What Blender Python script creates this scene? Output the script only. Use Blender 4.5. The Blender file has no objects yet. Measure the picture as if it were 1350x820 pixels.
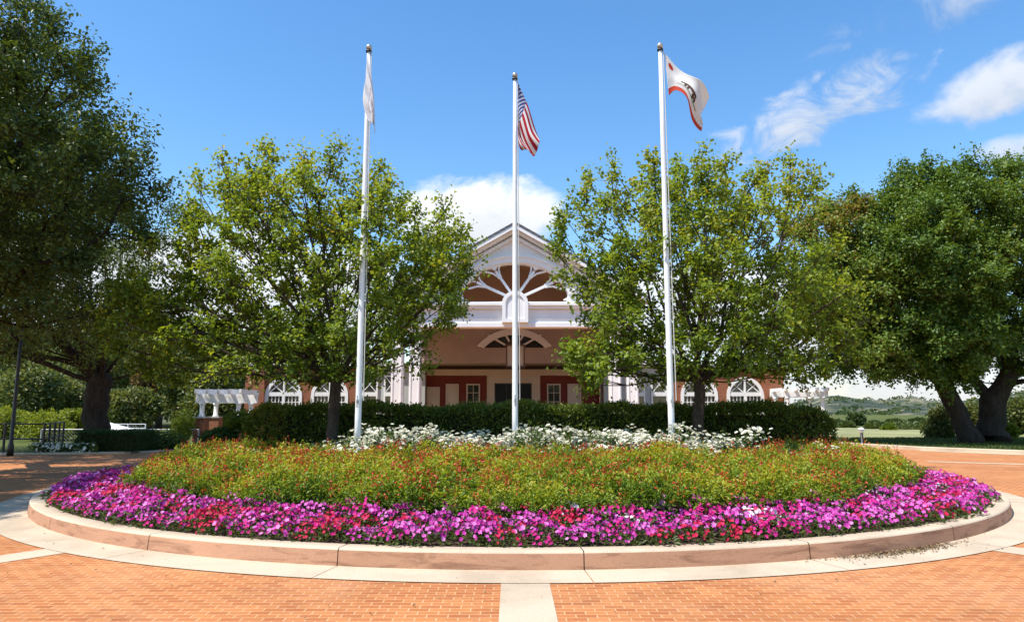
import bpy, math, random
import numpy as np
from mathutils import Vector, Matrix

R = math.radians
rng = np.random.default_rng(7)
random.seed(7)
scene = bpy.context.scene
COL = scene.collection

# ------------------------------------------------------------------ camera
CAM_H, PITCH, F = 1.4, R(7.97), 950.0
cam_d = bpy.data.cameras.new('camera')
cam_d.sensor_width = 36.0
cam_d.lens = 36.0 * F / 1350.0
cam_d.clip_end = 6000
cam = bpy.data.objects.new('camera', cam_d)
cam.location = (0, 0, CAM_H)
cam.rotation_euler = (math.pi / 2 + PITCH, 0, 0)
COL.objects.link(cam)
scene.camera = cam

def at(x, y, Y):
    """world point seen at photo pixel (x, y) on the plane at depth Y"""
    u, v = (x - 675.0) / F, (410.0 - y) / F
    t = Y / (math.cos(PITCH) - math.sin(PITCH) * v)
    return Vector((u * t, Y, CAM_H + t * (math.sin(PITCH) + v * math.cos(PITCH))))

def ground(x, y, z=0.0):
    u, v = (x - 675.0) / F, (410.0 - y) / F
    t = (z - CAM_H) / (math.sin(PITCH) + v * math.cos(PITCH))
    return Vector((u * t, t * (math.cos(PITCH) - math.sin(PITCH) * v), z))

# ------------------------------------------------------------------ world, sun, exposure
SUN = Vector((-0.42, -0.27, 0.865)).normalized()          # towards the sun
SUN_EL = math.asin(SUN.z)
SUN_AZ = math.atan2(SUN.x, SUN.y)                         # from +Y, clockwise
scene.view_settings.view_transform = 'Standard'
scene.view_settings.look = 'None'
scene.view_settings.gamma = 1.0
scene.view_settings.exposure = 0.70
world = bpy.data.worlds.new('World')
scene.world = world
world.use_nodes = True

def nd(nt, typ, **kw):
    n = nt.nodes.new(typ)
    for k, v in kw.items():
        if k in ('inputs',):
            for kk, vv in v.items():
                n.inputs[kk].default_value = vv
        else:
            setattr(n, k, v)
    return n

def mth(nt, op, a, b=None, clamp=False):
    n = nt.nodes.new('ShaderNodeMath'); n.operation = op; n.use_clamp = clamp
    for i, s in enumerate((a, b)):
        if s is None: continue
        if isinstance(s, (int, float)): n.inputs[i].default_value = s
        else: nt.links.new(s, n.inputs[i])
    return n.outputs[0]

def vdot(nt, a, vec):
    n = nt.nodes.new('ShaderNodeVectorMath'); n.operation = 'DOT_PRODUCT'
    nt.links.new(a, n.inputs[0]); n.inputs[1].default_value = vec
    return n.outputs['Value']

def build_sky():
    nt = world.node_tree
    nt.nodes.clear()
    out = nd(nt, 'ShaderNodeOutputWorld')
    bg = nd(nt, 'ShaderNodeBackground')
    bg.inputs['Strength'].default_value = 0.125
    sky = nd(nt, 'ShaderNodeTexSky')
    sky.sky_type = 'NISHITA'
    sky.sun_disc = False
    sky.sun_elevation = SUN_EL
    sky.sun_rotation = SUN_AZ
    sky.air_density = 1.15
    sky.dust_density = 0.35
    sky.ozone_density = 2.6
    hs = nd(nt, 'ShaderNodeHueSaturation', inputs={'Saturation': 1.25, 'Value': 1.14})
    nt.links.new(sky.outputs[0], hs.inputs['Color'])
    tc = nd(nt, 'ShaderNodeTexCoord')
    D = tc.outputs['Generated']
    # cloud noise, shared
    mp = nd(nt, 'ShaderNodeMapping'); mp.inputs['Scale'].default_value = (1, 1, 1.5)
    nt.links.new(D, mp.inputs['Vector'])
    n1 = nd(nt, 'ShaderNodeTexNoise', inputs={'Scale': 9.0, 'Detail': 9.0, 'Roughness': 0.58, 'Distortion': 0.25})
    n2 = nd(nt, 'ShaderNodeTexNoise', inputs={'Scale': 16.0, 'Detail': 8.0, 'Roughness': 0.62, 'Distortion': 0.8})
    nt.links.new(mp.outputs[0], n1.inputs['Vector']); nt.links.new(mp.outputs[0], n2.inputs['Vector'])
    col = hs.outputs['Color']

    def cloud(col, px, py, wx, wy, tilt, noise, amp, lo, hi, opac, bright):
        c = (at(px, py, 100.0) - Vector((0, 0, CAM_H))).normalized()
        r = Vector((c.y, -c.x, 0)).normalized()
        u = r.cross(c).normalized()
        ct, st = math.cos(R(tilt)), math.sin(R(tilt))
        r2, u2 = r * ct + u * st, u * ct - r * st
        den = mth(nt, 'MAXIMUM', vdot(nt, D, c), 0.05)
        X = mth(nt, 'DIVIDE', mth(nt, 'DIVIDE', vdot(nt, D, r2), den), wx / F)
        Yc = mth(nt, 'DIVIDE', mth(nt, 'DIVIDE', vdot(nt, D, u2), den), wy / F)
        d2 = mth(nt, 'ADD', mth(nt, 'MULTIPLY', X, X), mth(nt, 'MULTIPLY', Yc, Yc))
        v = mth(nt, 'SUBTRACT', 1.0, d2)
        v = mth(nt, 'MAXIMUM', v, -3.0)
        nz = mth(nt, 'MULTIPLY', mth(nt, 'SUBTRACT', noise, 0.5), amp)
        v = mth(nt, 'ADD', v, nz)
        front = mth(nt, 'GREATER_THAN', vdot(nt, D, c), 0.3)
        mr = nd(nt, 'ShaderNodeMapRange'); mr.interpolation_type = 'SMOOTHSTEP'
        mr.inputs['From Min'].default_value = lo; mr.inputs['From Max'].default_value = hi
        mr.inputs['To Max'].default_value = opac
        nt.links.new(v, mr.inputs['Value'])
        m = mth(nt, 'MULTIPLY', mr.outputs[0], front)
        sh = nd(nt, 'ShaderNodeMapRange')                   # denser and lower = greyer
        nt.links.new(mth(nt, 'ADD', mth(nt, 'MULTIPLY', Yc, 0.35), mth(nt, 'MULTIPLY', noise, 0.9)), sh.inputs['Value'])
        sh.inputs['From Min'].default_value = 0.1; sh.inputs['From Max'].default_value = 0.6
        sh.inputs['To Min'].default_value = 0.72 * bright; sh.inputs['To Max'].default_value = bright
        cc = nd(nt, 'ShaderNodeVectorMath'); cc.operation = 'SCALE'
        cc.inputs[0].default_value = (5.0, 5.2, 5.55)
        nt.links.new(sh.outputs[0], cc.inputs['Scale'])
        mx = nd(nt, 'ShaderNodeMix'); mx.data_type = 'RGBA'
        nt.links.new(m, mx.inputs['Factor']); nt.links.new(col, mx.inputs['A']); nt.links.new(cc.outputs[0], mx.inputs['B'])
        return mx.outputs['Result']

    N1, N2 = n1.outputs['Fac'], n2.outputs['Fac']
    col = cloud(col, 632, 288, 128, 54, 0, N1, 3.0, 0.0, 0.6, 1.0, 1.05)
    col = cloud(col, 320, 380, 330, 85, 0, N1, 3.0, 0.0, 0.7, 0.95, 1.0)
    col = cloud(col, 930, 420, 330, 80, 0, N1, 3.0, 0.0, 0.7, 0.9, 1.0)
    col = cloud(col, 1310, 120, 102, 36, 17, N1, 3.8, 0.1, 1.1, 0.85, 0.92)
    col = cloud(col, 1075, 150, 122, 38, 14, N2, 4.4, -0.1, 1.5, 0.8, 0.88)
    col = cloud(col, 1130, 95, 64, 24, 24, N2, 5.0, 0.2, 2.5, 0.6, 0.85)
    col = cloud(col, 1225, 12, 115, 30, 6, N2, 5.0, 0.1, 2.6, 0.6, 0.82)
    col = cloud(col, 1150, 505, 300, 55, 0, N1, 2.6, -0.3, 0.9, 0.9, 0.92)
    col = cloud(col, 120, 480, 380, 60, 0, N1, 2.6, -0.2, 0.9, 0.85, 0.9)
    col = cloud(col, 1345, 195, 60, 18, 0, N1, 2.6, 0.0, 1.2, 0.8, 0.9)
    nt.links.new(col, bg.inputs['Color'])
    nt.links.new(bg.outputs[0], out.inputs[0])
build_sky()

sun_d = bpy.data.lights.new('sun', 'SUN')
sun_d.energy = 4.3
sun_d.angle = R(0.53)
sun_d.color = (1.0, 0.95, 0.87)
sun = bpy.data.objects.new('sun', sun_d)
sun.rotation_euler = SUN.to_track_quat('Z', 'Y').to_euler()
sun.location = (-40, -20, 80)
COL.objects.link(sun)

# ------------------------------------------------------------------ materials
def mat(name, rough=0.6, spec=0.4):
    m = bpy.data.materials.new(name); m.use_nodes = True
    b = m.node_tree.nodes['Principled BSDF']
    b.inputs['Roughness'].default_value = rough
    b.inputs['Specular IOR Level'].default_value = spec
    return m, m.node_tree, b

def ramp(nt, fac, stops):
    n = nt.nodes.new('ShaderNodeValToRGB')
    e = n.color_ramp.elements
    while len(e) < len(stops): e.new(0.5)
    for el, (p, c) in zip(e, stops):
        el.position = p; el.color = (*c, 1)
    nt.links.new(fac, n.inputs[0])
    return n.outputs[0]

def noise(nt, scale, detail=4, rough=0.55, vec=None, dist=0.0, coord='Object', sc=None):
    n = nd(nt, 'ShaderNodeTexNoise', inputs={'Scale': scale, 'Detail': detail, 'Roughness': rough, 'Distortion': dist})
    if vec is None:
        vec = nd(nt, 'ShaderNodeTexCoord').outputs[coord]
    if sc is not None:
        mp = nd(nt, 'ShaderNodeMapping'); mp.inputs['Scale'].default_value = sc
        nt.links.new(vec, mp.inputs['Vector']); vec = mp.outputs[0]
    nt.links.new(vec, n.inputs['Vector'])
    return n.outputs['Fac']

def bump(nt, b, h, strength=0.3, dist=0.02):
    n = nd(nt, 'ShaderNodeBump', inputs={'Strength': strength, 'Distance': dist})
    nt.links.new(h, n.inputs['Height']); nt.links.new(n.outputs[0], b.inputs['Normal'])

def mixc(nt, fac, a, b, mode='MIX'):
    n = nd(nt, 'ShaderNodeMix'); n.data_type = 'RGBA'; n.blend_type = mode
    for key, s in (('Factor', fac), ('A', a), ('B', b)):
        if isinstance(s, (int, float)): n.inputs[key].default_value = s
        elif isinstance(s, tuple): n.inputs[key].default_value = (*s, 1)
        else: nt.links.new(s, n.inputs[key])
    return n.outputs['Result']

def simple(name, c, rough=0.6, spec=0.4, var=0.12, scale=3.0, bmp=0.0, bscale=40, metal=0.0):
    m, nt, b = mat(name, rough, spec)
    f = noise(nt, scale, 5)
    lo = tuple(x * (1 - var) for x in c); hi = tuple(min(1, x * (1 + var)) for x in c)
    nt.links.new(ramp(nt, f, [(0.3, lo), (0.7, hi)]), b.inputs['Base Color'])
    b.inputs['Metallic'].default_value = metal
    if bmp: bump(nt, b, noise(nt, bscale, 4), bmp, 0.01)
    return m

def leafmat(name, stops, trans=0.35, tcol=None, rough=0.45, spec=0.35):
    m, nt, b = mat(name, rough, spec)
    a = nd(nt, 'ShaderNodeAttribute', attribute_name='tint')
    c = ramp(nt, a.outputs['Fac'], stops)
    nt.links.new(c, b.inputs['Base Color'])
    t = nd(nt, 'ShaderNodeBsdfTranslucent')
    if tcol is None: tcol = (1.5, 1.35, 0.6)
    mc = nd(nt, 'ShaderNodeVectorMath'); mc.operation = 'MULTIPLY'; mc.inputs[1].default_value = tcol
    nt.links.new(c, mc.inputs[0]); nt.links.new(mc.outputs[0], t.inputs['Color'])
    mx = nd(nt, 'ShaderNodeMixShader'); mx.inputs[0].default_value = trans
    nt.links.new(b.outputs[0], mx.inputs[1]); nt.links.new(t.outputs[0], mx.inputs[2])
    nt.links.new(mx.outputs[0], nt.nodes['Material Output'].inputs[0])
    return m

M = {}
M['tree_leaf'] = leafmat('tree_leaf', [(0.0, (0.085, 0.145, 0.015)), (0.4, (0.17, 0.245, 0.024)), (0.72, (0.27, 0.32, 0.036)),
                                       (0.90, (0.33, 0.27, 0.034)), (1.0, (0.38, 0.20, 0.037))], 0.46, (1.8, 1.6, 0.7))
M['oak_leaf'] = leafmat('oak_leaf', [(0.0, (0.034, 0.066, 0.014)), (0.5, (0.090, 0.135, 0.025)), (1.0, (0.18, 0.23, 0.05))], 0.34)
M['right_leaf'] = leafmat('right_leaf', [(0.0, (0.034, 0.078, 0.010)), (0.5, (0.092, 0.162, 0.018)), (0.85, (0.17, 0.23, 0.028)), (1.0, (0.24, 0.17, 0.035))], 0.32)
M['hedge_leaf'] = leafmat('hedge_leaf', [(0.0, (0.030, 0.062, 0.012)), (0.5, (0.105, 0.150, 0.021)), (0.9, (0.22, 0.24, 0.032)), (1.0, (0.26, 0.17, 0.035))], 0.34)
M['box_leaf'] = leafmat('box_leaf', [(0.0, (0.015, 0.045, 0.008)), (1.0, (0.05, 0.11, 0.015))], 0.2)
M['salvia_leaf'] = leafmat('salvia_leaf', [(0.0, (0.045, 0.10, 0.014)), (0.4, (0.17, 0.265, 0.022)), (0.75, (0.36, 0.385, 0.032)), (1.0, (0.55, 0.43, 0.045))], 0.42)
M['salvia_flower'] = leafmat('salvia_flower', [(0.0, (0.36, 0.025, 0.012)), (0.6, (0.52, 0.060, 0.022)), (1.0, (0.54, 0.16, 0.045))], 0.25, (1.2, 0.8, 0.7))
M['rose_leaf'] = leafmat('rose_leaf', [(0.0, (0.025, 0.06, 0.014)), (0.6, (0.07, 0.13, 0.025)), (1.0, (0.17, 0.21, 0.03))], 0.3)
M['white_petal'] = leafmat('white_petal', [(0.0, (0.82, 0.79, 0.64)), (1.0, (0.90, 0.88, 0.80))], 0.35, (1, 1, 0.95), 0.6, 0.2)
M['petunia_leaf'] = leafmat('petunia_leaf', [(0.0, (0.03, 0.06, 0.014)), (1.0, (0.11, 0.14, 0.03))], 0.3)
PET = {'violet': [(0.0, (0.32, 0.010, 0.18)), (0.55, (0.53, 0.036, 0.34)), (1.0, (0.72, 0.27, 0.60))],
       'magenta': [(0.0, (0.40, 0.008, 0.12)), (0.6, (0.62, 0.018, 0.23)), (1.0, (0.72, 0.08, 0.38))],
       'red': [(0.0, (0.36, 0.006, 0.03)), (0.6, (0.55, 0.014, 0.07)), (1.0, (0.62, 0.05, 0.12))],
       'pale pink': [(0.0, (0.6, 0.36, 0.5)), (1.0, (0.82, 0.72, 0.78))],
       'white': [(0.0, (0.7, 0.7, 0.62)), (1.0, (0.85, 0.85, 0.82))]}
for k, s in PET.items():
    M['pet_' + k] = leafmat('petal_' + k.replace(' ', '_'), s, 0.25, (1.15, 0.9, 1.1), 0.55, 0.2)
M['yellow_leaf'] = leafmat('yellow_leaf', [(0.0, (0.10, 0.15, 0.015)), (1.0, (0.26, 0.30, 0.03))], 0.4)
M['far_leaf'] = leafmat('far_leaf', [(0.0, (0.045, 0.08, 0.025)), (0.6, (0.11, 0.15, 0.045)), (1.0, (0.21, 0.21, 0.07))], 0.35)
M['brown_leaf'] = leafmat('brown_leaf', [(0.0, (0.06, 0.05, 0.02)), (0.6, (0.14, 0.10, 0.04)), (1.0, (0.22, 0.13, 0.06))], 0.3)
M['dry_leaf'] = leafmat('dry_leaf', [(0.0, (0.07, 0.045, 0.025)), (0.6, (0.20, 0.13, 0.06)), (1.0, (0.42, 0.30, 0.14))], 0.1, (1, 1, 1))
M['grass'] = leafmat('grass_blade', [(0.0, (0.04, 0.07, 0.012)), (1.0, (0.10, 0.13, 0.025))], 0.3)

def bark(name, c1, c2):
    m, nt, b = mat(name, 0.9, 0.15)
    f = noise(nt, 7.0, 8, 0.65, dist=0.6, sc=(1, 1, 0.25))
    g = noise(nt, 30.0, 6, 0.7, sc=(1, 1, 0.3))
    k = mth(nt, 'MULTIPLY', f, g)
    nt.links.new(ramp(nt, k, [(0.12, c1), (0.42, c2)]), b.inputs['Base Color'])
    bump(nt, b, k, 1.0, 0.09)
    return m
M['bark'] = bark('bark', (0.035, 0.025, 0.018), (0.15, 0.11, 0.085))
M['oak_bark'] = bark('oak_bark', (0.020, 0.015, 0.011), (0.095, 0.073, 0.055))

def brick_wall(name, c1, c2, mortar, bw=0.21, bh=0.075, ms=0.008):
    m, nt, b = mat(name, 0.85, 0.2)
    tc = nd(nt, 'ShaderNodeTexCoord').outputs['Object']
    sx = nd(nt, 'ShaderNodeSeparateXYZ'); nt.links.new(tc, sx.inputs[0])
    cb = nd(nt, 'ShaderNodeCombineXYZ')
    nt.links.new(mth(nt, 'ADD', sx.outputs[0], sx.outputs[1]), cb.inputs[0]); nt.links.new(sx.outputs[2], cb.inputs[1])
    t = nd(nt, 'ShaderNodeTexBrick', inputs={'Scale': 1.0, 'Brick Width': bw, 'Row Height': bh, 'Mortar Size': ms, 'Mortar Smooth': 0.2, 'Bias': 0.0,
                                             'Color1': (*c1, 1), 'Color2': (*c2, 1), 'Mortar': (*mortar, 1)})
    nt.links.new(cb.outputs[0], t.inputs['Vector'])
    g = noise(nt, 1.5, 6, 0.6)
    nt.links.new(mixc(nt, 0.35, t.outputs['Color'], ramp(nt, g, [(0.3, (0.45, 0.42, 0.40)), (0.7, (1, 1, 1))]), 'MULTIPLY'), b.inputs['Base Color'])
    bump(nt, b, mth(nt, 'SUBTRACT', 1.0, t.outputs['Fac']), 0.4, 0.008)
    return m
M['brick'] = brick_wall('red_brick', (0.27, 0.080, 0.036), (0.33, 0.115, 0.052), (0.32, 0.20, 0.14))
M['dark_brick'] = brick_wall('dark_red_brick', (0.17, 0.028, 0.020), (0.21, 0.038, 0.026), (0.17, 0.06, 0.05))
M['recess_shade'] = simple('recess_shade', (0.035, 0.022, 0.018), 0.6, 0.3, 0.2, 3)  # near-black brown, holds the shade of the entry recess in its colour
M['twigs'] = simple('dark_twigs', (0.030, 0.026, 0.016), 0.9, 0.1, 0.3, 12, 0.6, 30)
M['white'] = simple('white_paint', (0.82, 0.81, 0.79), 0.5, 0.4, 0.05, 1.5, 0.05, 30)
M['pole_white'] = simple('pole_paint', (0.80, 0.80, 0.79), 0.32, 0.5, 0.04, 4.0)
M['stucco'] = simple('tan_stucco', (0.42, 0.335, 0.30), 0.9, 0.2, 0.08, 1.2, 0.15, 120)
M['beige'] = simple('beige_stucco', (0.56, 0.44, 0.35), 0.85, 0.2, 0.06, 1.5, 0.1, 90)
M['grey_panel'] = simple('sage_grey_paint', (0.42, 0.44, 0.42), 0.55, 0.4, 0.06, 1.5)
M['cap_stone'] = simple('cap_stone', (0.45, 0.42, 0.38), 0.85, 0.2, 0.12, 5, 0.2, 60)
M['black_metal'] = simple('black_metal', (0.015, 0.015, 0.016), 0.45, 0.5, 0.2, 8)
M['grey_metal'] = simple('grey_metal', (0.36, 0.37, 0.38), 0.5, 0.5, 0.1, 8, metal=0.3)
M['lantern_metal'] = simple('lantern_metal', (0.11, 0.055, 0.035), 0.5, 0.5, 0.15, 8)
M['frosted'] = simple('frosted_glass', (0.50, 0.42, 0.34), 0.3, 0.5, 0.05, 4)
M['lamp_glass'] = simple('lamp_glass', (0.80, 0.80, 0.78), 0.25, 0.5, 0.03, 4)
M['gold'] = simple('finial_metal', (0.50, 0.48, 0.44), 0.3, 0.5, 0.05, 4, metal=0.6)
M['rope'] = simple('rope', (0.55, 0.54, 0.50), 0.8, 0.2, 0.05, 20)
M['canvas'] = simple('white_canvas', (0.72, 0.72, 0.72), 0.7, 0.2, 0.04, 2)

def glass_dark():
    m, nt, b = mat('window_glass', 0.06, 0.7)
    f = noise(nt, 1.2, 3)
    nt.links.new(ramp(nt, f, [(0.35, (0.014, 0.015, 0.017)), (0.7, (0.05, 0.05, 0.05))]), b.inputs['Base Color'])
    return m
M['glass'] = glass_dark()
M['door_glass'] = simple('tinted_door_glass', (0.008, 0.008, 0.009), 0.25, 0.15, 0.2, 2)

def roofmat():
    m, nt, b = mat('roof_shingle', 0.9, 0.2)
    t = nd(nt, 'ShaderNodeTexBrick', inputs={'Scale': 1.0, 'Brick Width': 0.3, 'Row Height': 0.14, 'Mortar Size': 0.01,
                                             'Color1': (0.10, 0.105, 0.12, 1), 'Color2': (0.14, 0.145, 0.16, 1), 'Mortar': (0.04, 0.04, 0.045, 1)})
    sx = nd(nt, 'ShaderNodeSeparateXYZ'); nt.links.new(nd(nt, 'ShaderNodeTexCoord').outputs['Object'], sx.inputs[0])
    cb = nd(nt, 'ShaderNodeCombineXYZ'); nt.links.new(sx.outputs[1], cb.inputs[0]); nt.links.new(sx.outputs[2], cb.inputs[1])
    nt.links.new(cb.outputs[0], t.inputs['Vector'])
    nt.links.new(t.outputs['Color'], b.inputs['Base Color'])
    return m
M['roof'] = roofmat()

def paver():
    m, nt, b = mat('brick_paving', 0.8, 0.25)
    tc = nd(nt, 'ShaderNodeTexCoord').outputs['Object']
    wob = noise(nt, 0.8, 3, vec=tc)
    off = nd(nt, 'ShaderNodeVectorMath'); off.operation = 'ADD'
    cbw = nd(nt, 'ShaderNodeCombineXYZ')
    nt.links.new(mth(nt, 'MULTIPLY', mth(nt, 'SUBTRACT', wob, 0.5), 0.035), cbw.inputs[1])
    nt.links.new(tc, off.inputs[0]); nt.links.new(cbw.outputs[0], off.inputs[1])
    t = nd(nt, 'ShaderNodeTexBrick', inputs={'Scale': 1.0, 'Brick Width': 0.148, 'Row Height': 0.080, 'Mortar Size': 0.0055, 'Mortar Smooth': 0.35, 'Bias': 0.0,
                                             'Color1': (0.40, 0.135, 0.050), 'Color2': (0.52, 0.215, 0.088), 'Mortar': (0.62, 0.36, 0.20)} if False else
           {'Scale': 1.0, 'Brick Width': 0.148, 'Row Height': 0.080, 'Mortar Size': 0.0055, 'Mortar Smooth': 0.35, 'Bias': 0.0,
            'Color1': (0.41, 0.133, 0.041, 1), 'Color2': (0.535, 0.212, 0.069, 1), 'Mortar': (0.62, 0.37, 0.19, 1)})
    nt.links.new(off.outputs[0], t.inputs['Vector'])
    big = noise(nt, 0.35, 6, 0.6, vec=tc)
    mid = noise(nt, 2.2, 7, 0.65, vec=tc)
    fine = noise(nt, 45, 5, 0.7, vec=tc)
    c = mixc(nt, 0.45, t.outputs['Color'], ramp(nt, big, [(0.32, (0.62, 0.55, 0.52)), (0.6, (1.0, 1.0, 1.0)), (0.75, (1.12, 1.12, 1.05))]), 'MULTIPLY')
    c = mixc(nt, 0.40, c, ramp(nt, mid, [(0.30, (0.55, 0.50, 0.48)), (0.52, (1, 1, 1))]), 'MULTIPLY')
    c = mixc(nt, 0.35, c, ramp(nt, fine, [(0.3, (0.5, 0.48, 0.45)), (0.6, (1.05, 1.05, 1.05))]), 'MULTIPLY')
    blot = noise(nt, 1.1, 9, 0.72, vec=tc, dist=1.5)
    c = mixc(nt, 0.55, c, ramp(nt, blot, [(0.30, (0.50, 0.46, 0.44)), (0.40, (1, 1, 1))]), 'MULTIPLY')
    tr = noise(nt, 0.5, 6, 0.6, vec=tc, dist=0.8)
    c = mixc(nt, mth(nt, 'MULTIPLY', ramp(nt, tr, [(0.50, (0, 0, 0)), (0.72, (1, 1, 1))]), 0.24), c, (0.59, 0.34, 0.18))
    nt.links.new(c, b.inputs['Base Color'])
    h = mth(nt, 'ADD', mth(nt, 'MULTIPLY', t.outputs['Fac'], -1.0), mth(nt, 'MULTIPLY', fine, 0.5))
    bump(nt, b, h, 0.35, 0.006)
    return m
M['paver'] = paver()

def concrete(name, c, stain=(0.45, 0.40, 0.36), amt=0.4):
    m, nt, b = mat(name, 0.85, 0.25)
    tc = nd(nt, 'ShaderNodeTexCoord').outputs['Object']
    big = noise(nt, 0.9, 7, 0.65, vec=tc, dist=0.4)
    fine = noise(nt, 60, 5, 0.7, vec=tc)
    sp = noise(nt, 9, 6, 0.7, vec=tc)
    cc = mixc(nt, amt, c, ramp(nt, big, [(0.34, stain), (0.55, (1, 1, 1))]), 'MULTIPLY')
    cc = mixc(nt, 0.35, cc, ramp(nt, fine, [(0.3, (0.6, 0.58, 0.55)), (0.6, (1.05, 1.05, 1.05))]), 'MULTIPLY')
    cc = mixc(nt, 0.5, cc, ramp(nt, sp, [(0.27, (0.4, 0.36, 0.33)), (0.36, (1, 1, 1))]), 'MULTIPLY')
    nt.links.new(cc, b.inputs['Base Color'])
    bump(nt, b, fine, 0.25, 0.004)
    return m
M['concrete'] = concrete('pale_concrete', (0.55, 0.44, 0.315))

def kerb_face():
    m, nt, b = mat('stained_kerb_face', 0.85, 0.25)
    tc = nd(nt, 'ShaderNodeTexCoord').outputs['Object']
    streak = noise(nt, 1.3, 8, 0.68, vec=tc, dist=1.2, sc=(1, 1, 7))
    fine = noise(nt, 50, 5, 0.7, vec=tc)
    tone = noise(nt, 0.5, 4, 0.6, vec=tc)
    c = ramp(nt, tone, [(0.3, (0.38, 0.20, 0.12)), (0.7, (0.53, 0.29, 0.175))])
    c = mixc(nt, 0.8, c, ramp(nt, streak, [(0.36, (0.50, 0.46, 0.44)), (0.50, (1, 1, 1))]), 'MULTIPLY')
    c = mixc(nt, 0.35, c, ramp(nt, fine, [(0.3, (0.6, 0.58, 0.55)), (0.6, (1.05, 1.05, 1.05))]), 'MULTIPLY')
    nt.links.new(c, b.inputs['Base Color'])
    bump(nt, b, fine, 0.3, 0.004)
    return m
M['kerb_face'] = kerb_face()
M['soil'] = simple('soil', (0.075, 0.050, 0.034), 0.95, 0.1, 0.5, 9.0, 0.9, 25)

def lawnmat():
    m, nt, b = mat('lawn_ground', 0.95, 0.1)
    f = noise(nt, 0.12, 6, 0.6); g = noise(nt, 6.0, 6, 0.7)
    c = ramp(nt, f, [(0.35, (0.060, 0.085, 0.020)), (0.6, (0.12, 0.13, 0.035)), (0.8, (0.22, 0.19, 0.075))])
    c = mixc(nt, 0.5, c, ramp(nt, g, [(0.3, (0.5, 0.5, 0.45)), (0.7, (1.2, 1.2, 1.1))]), 'MULTIPLY')
    nt.links.new(c, b.inputs['Base Color'])
    bump(nt, b, g, 0.6, 0.05)
    return m
M['lawn'] = lawnmat()

def hillmat():
    m, nt, b = mat('hill_scrub', 0.95, 0.05)
    tc = nd(nt, 'ShaderNodeTexCoord').outputs['Object']
    f = noise(nt, 0.022, 8, 0.65, vec=tc, dist=0.6)
    g = noise(nt, 0.16, 6, 0.75, vec=tc)
    k = mth(nt, 'ADD', mth(nt, 'MULTIPLY', f, 0.65), mth(nt, 'MULTIPLY', g, 0.35))
    c = ramp(nt, k, [(0.45, (0.045, 0.062, 0.048)), (0.50, (0.080, 0.098, 0.068)), (0.535, (0.15, 0.15, 0.095)), (0.57, (0.27, 0.24, 0.16))])
    nt.links.new(c, b.inputs['Base Color'])
    bump(nt, b, g, 1.0, 3.0)
    return m
M['hill'] = hillmat()
M['field'] = simple('dry_field', (0.24, 0.24, 0.11), 0.95, 0.1, 0.35, .25, 0.5, 8)

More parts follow.
